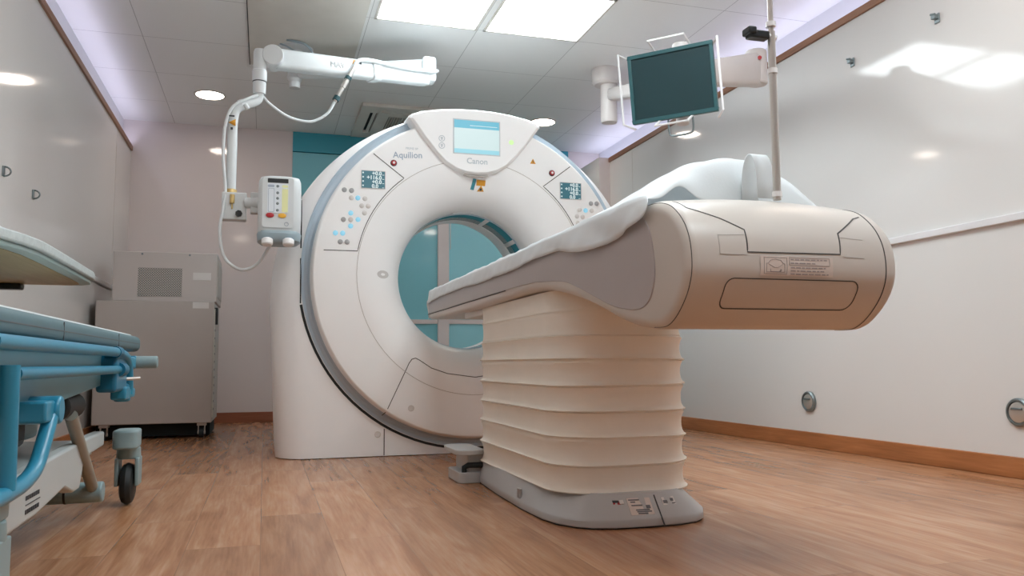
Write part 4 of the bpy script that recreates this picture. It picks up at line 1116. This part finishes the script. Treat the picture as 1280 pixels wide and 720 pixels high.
build(MB().box(-1.147, -.955, 3.74, 3.80, .815, .8405), 'bracket', M['blackplastic'], sh_, bevel=.008)
build(MB().box(-1.147, -1.08, 2.70, 2.76, .80, .8405), 'bracket', M['blackplastic'], sh_, bevel=.008)

# ------------------------------------------------------------------ small things on the walls
def ring_hook(x, y, z, sx, label, kind):
    o = thing('wall_hook', label, 'hook', (x, y, z), 'hooks on the ' + ('left' if sx > 0 else 'right') + ' wall')
    build(MB().box(min(x, x+sx*.006), max(x, x+sx*.006), y-.016, y+.016, z-.024, z+.024), 'plate', M['zinc'], o, bevel=.003)
    if sx > 0:
        pts = [(x+sx*(.004+.028*math.sin(PI*k/12)), y, z+.022*math.cos(PI*k/12)) for k in range(13)]
        build(MB().tube(pts, .004, 8), 'ring', M['zinc'], o)
    else:
        build(MB().box(x+sx*.03, x, y-.012, y+.012, z-.006, z+.012).cyl((x+sx*.028, y-.014, z+.012), (x+sx*.028, y+.014, z+.02), .006, n=12), 'catch', M['zinc'], o, bevel=.002)
ring_hook(XL, 4.63, 1.376, 1, 'small steel ring hook on the left wall, the one farther from the near edge', 0)
ring_hook(XL, 4.13, 1.381, 1, 'small steel ring hook on the left wall at the very left edge of the photo', 0)
ring_hook(XR, 3.617, 2.133, -1, 'small steel catch high on the right wall, nearer the monitor', 0)
ring_hook(XR, 3.025, 2.135, -1, 'small steel catch high on the right wall, nearer the top right corner', 0)
for y, z, l in ((4.108, .265, 'round steel socket cover low on the right wall just right of the table'), (2.712, .278, 'round steel socket cover low on the right wall at the right photo edge')):
    o = thing('wall_socket', l, 'socket', (XR, y, z), 'round socket covers on the right wall')
    build(MB().lathe([(.060, 0), (.060, -.012), (.054, -.018), (.047, -.018), (.045, -.010), (0, -.010)], (XR, y, z), (1, 0, 0), 40), 'rim', M['zinc'], o)
    build(MB().lathe([(.043, -.010), (.043, -.014), (.036, -.016), (0, -.016)], (XR, y, z), (1, 0, 0), 36), 'lid', M['chrome'], o)
    build(MB().box(XR-.024, XR-.012, y-.026, y+.026, z+.010, z+.020), 'lid_latch', M['zinc'], o, bevel=.002)

# ------------------------------------------------------------------ light
def area(name, loc, rot, sx, sy, power, rgb):
    l = bpy.data.lights.new(name, 'AREA'); l.shape = 'RECTANGLE'; l.size = sx; l.size_y = sy; l.energy = power; l.color = lin(rgb)[:3]
    o = bpy.data.objects.new(name, l); COL.objects.link(o); o.location = loc; o.rotation_euler = rot; return o
area('cove_strip_left', (XLU+.03, (YF+YB)/2, TB+.012), (PI, 0, 0), .03, YB-YF-.1, 9.5, (226, 224, 255))
area('cove_strip_right', (XRU-.08, (YF+YB)/2, TB+.012), (PI, 0, 0), .05, YB-YF-.1, 12, (226, 224, 255))
w = bpy.data.worlds.new('world'); sc.world = w; w.use_nodes = True
w.node_tree.nodes['Background'].inputs['Color'].default_value = (.6, .7, .8, 1)
w.node_tree.nodes['Background'].inputs['Strength'].default_value = .05

# ------------------------------------------------------------------ camera
yaw, pitch, roll = .2944, .0922, -.0073
F_ = Vector((math.sin(yaw)*math.cos(pitch), math.cos(yaw)*math.cos(pitch), math.sin(pitch)))
R_ = Vector((math.cos(yaw), -math.sin(yaw), 0)); U_ = R_.cross(F_)
Rr = R_*math.cos(roll)+U_*math.sin(roll); Ur = U_*math.cos(roll)-R_*math.sin(roll)
cam = bpy.data.cameras.new('camera'); cam.sensor_width = 36; cam.lens = 36*1019.63/1280; cam.clip_start = .05
co = bpy.data.objects.new('camera', cam); COL.objects.link(co)
co.matrix_world = Matrix.Translation((0, 0, .5)) @ Matrix((Rr, Ur, -F_)).transposed().to_4x4()
sc.camera = co
sc.view_settings.view_transform = 'Standard'; sc.view_settings.look = 'None'
sc.view_settings.exposure = 0.0; sc.view_settings.gamma = 1.0
sc.view_settings.use_curve_mapping = False
sc.cycles.use_denoising = True
sc.cycles.max_bounces = 10; sc.cycles.diffuse_bounces = 6; sc.cycles.glossy_bounces = 4
sc.cycles.sample_clamp_indirect = 6.0
sc.cycles.caustics_reflective = False; sc.cycles.caustics_refractive = False
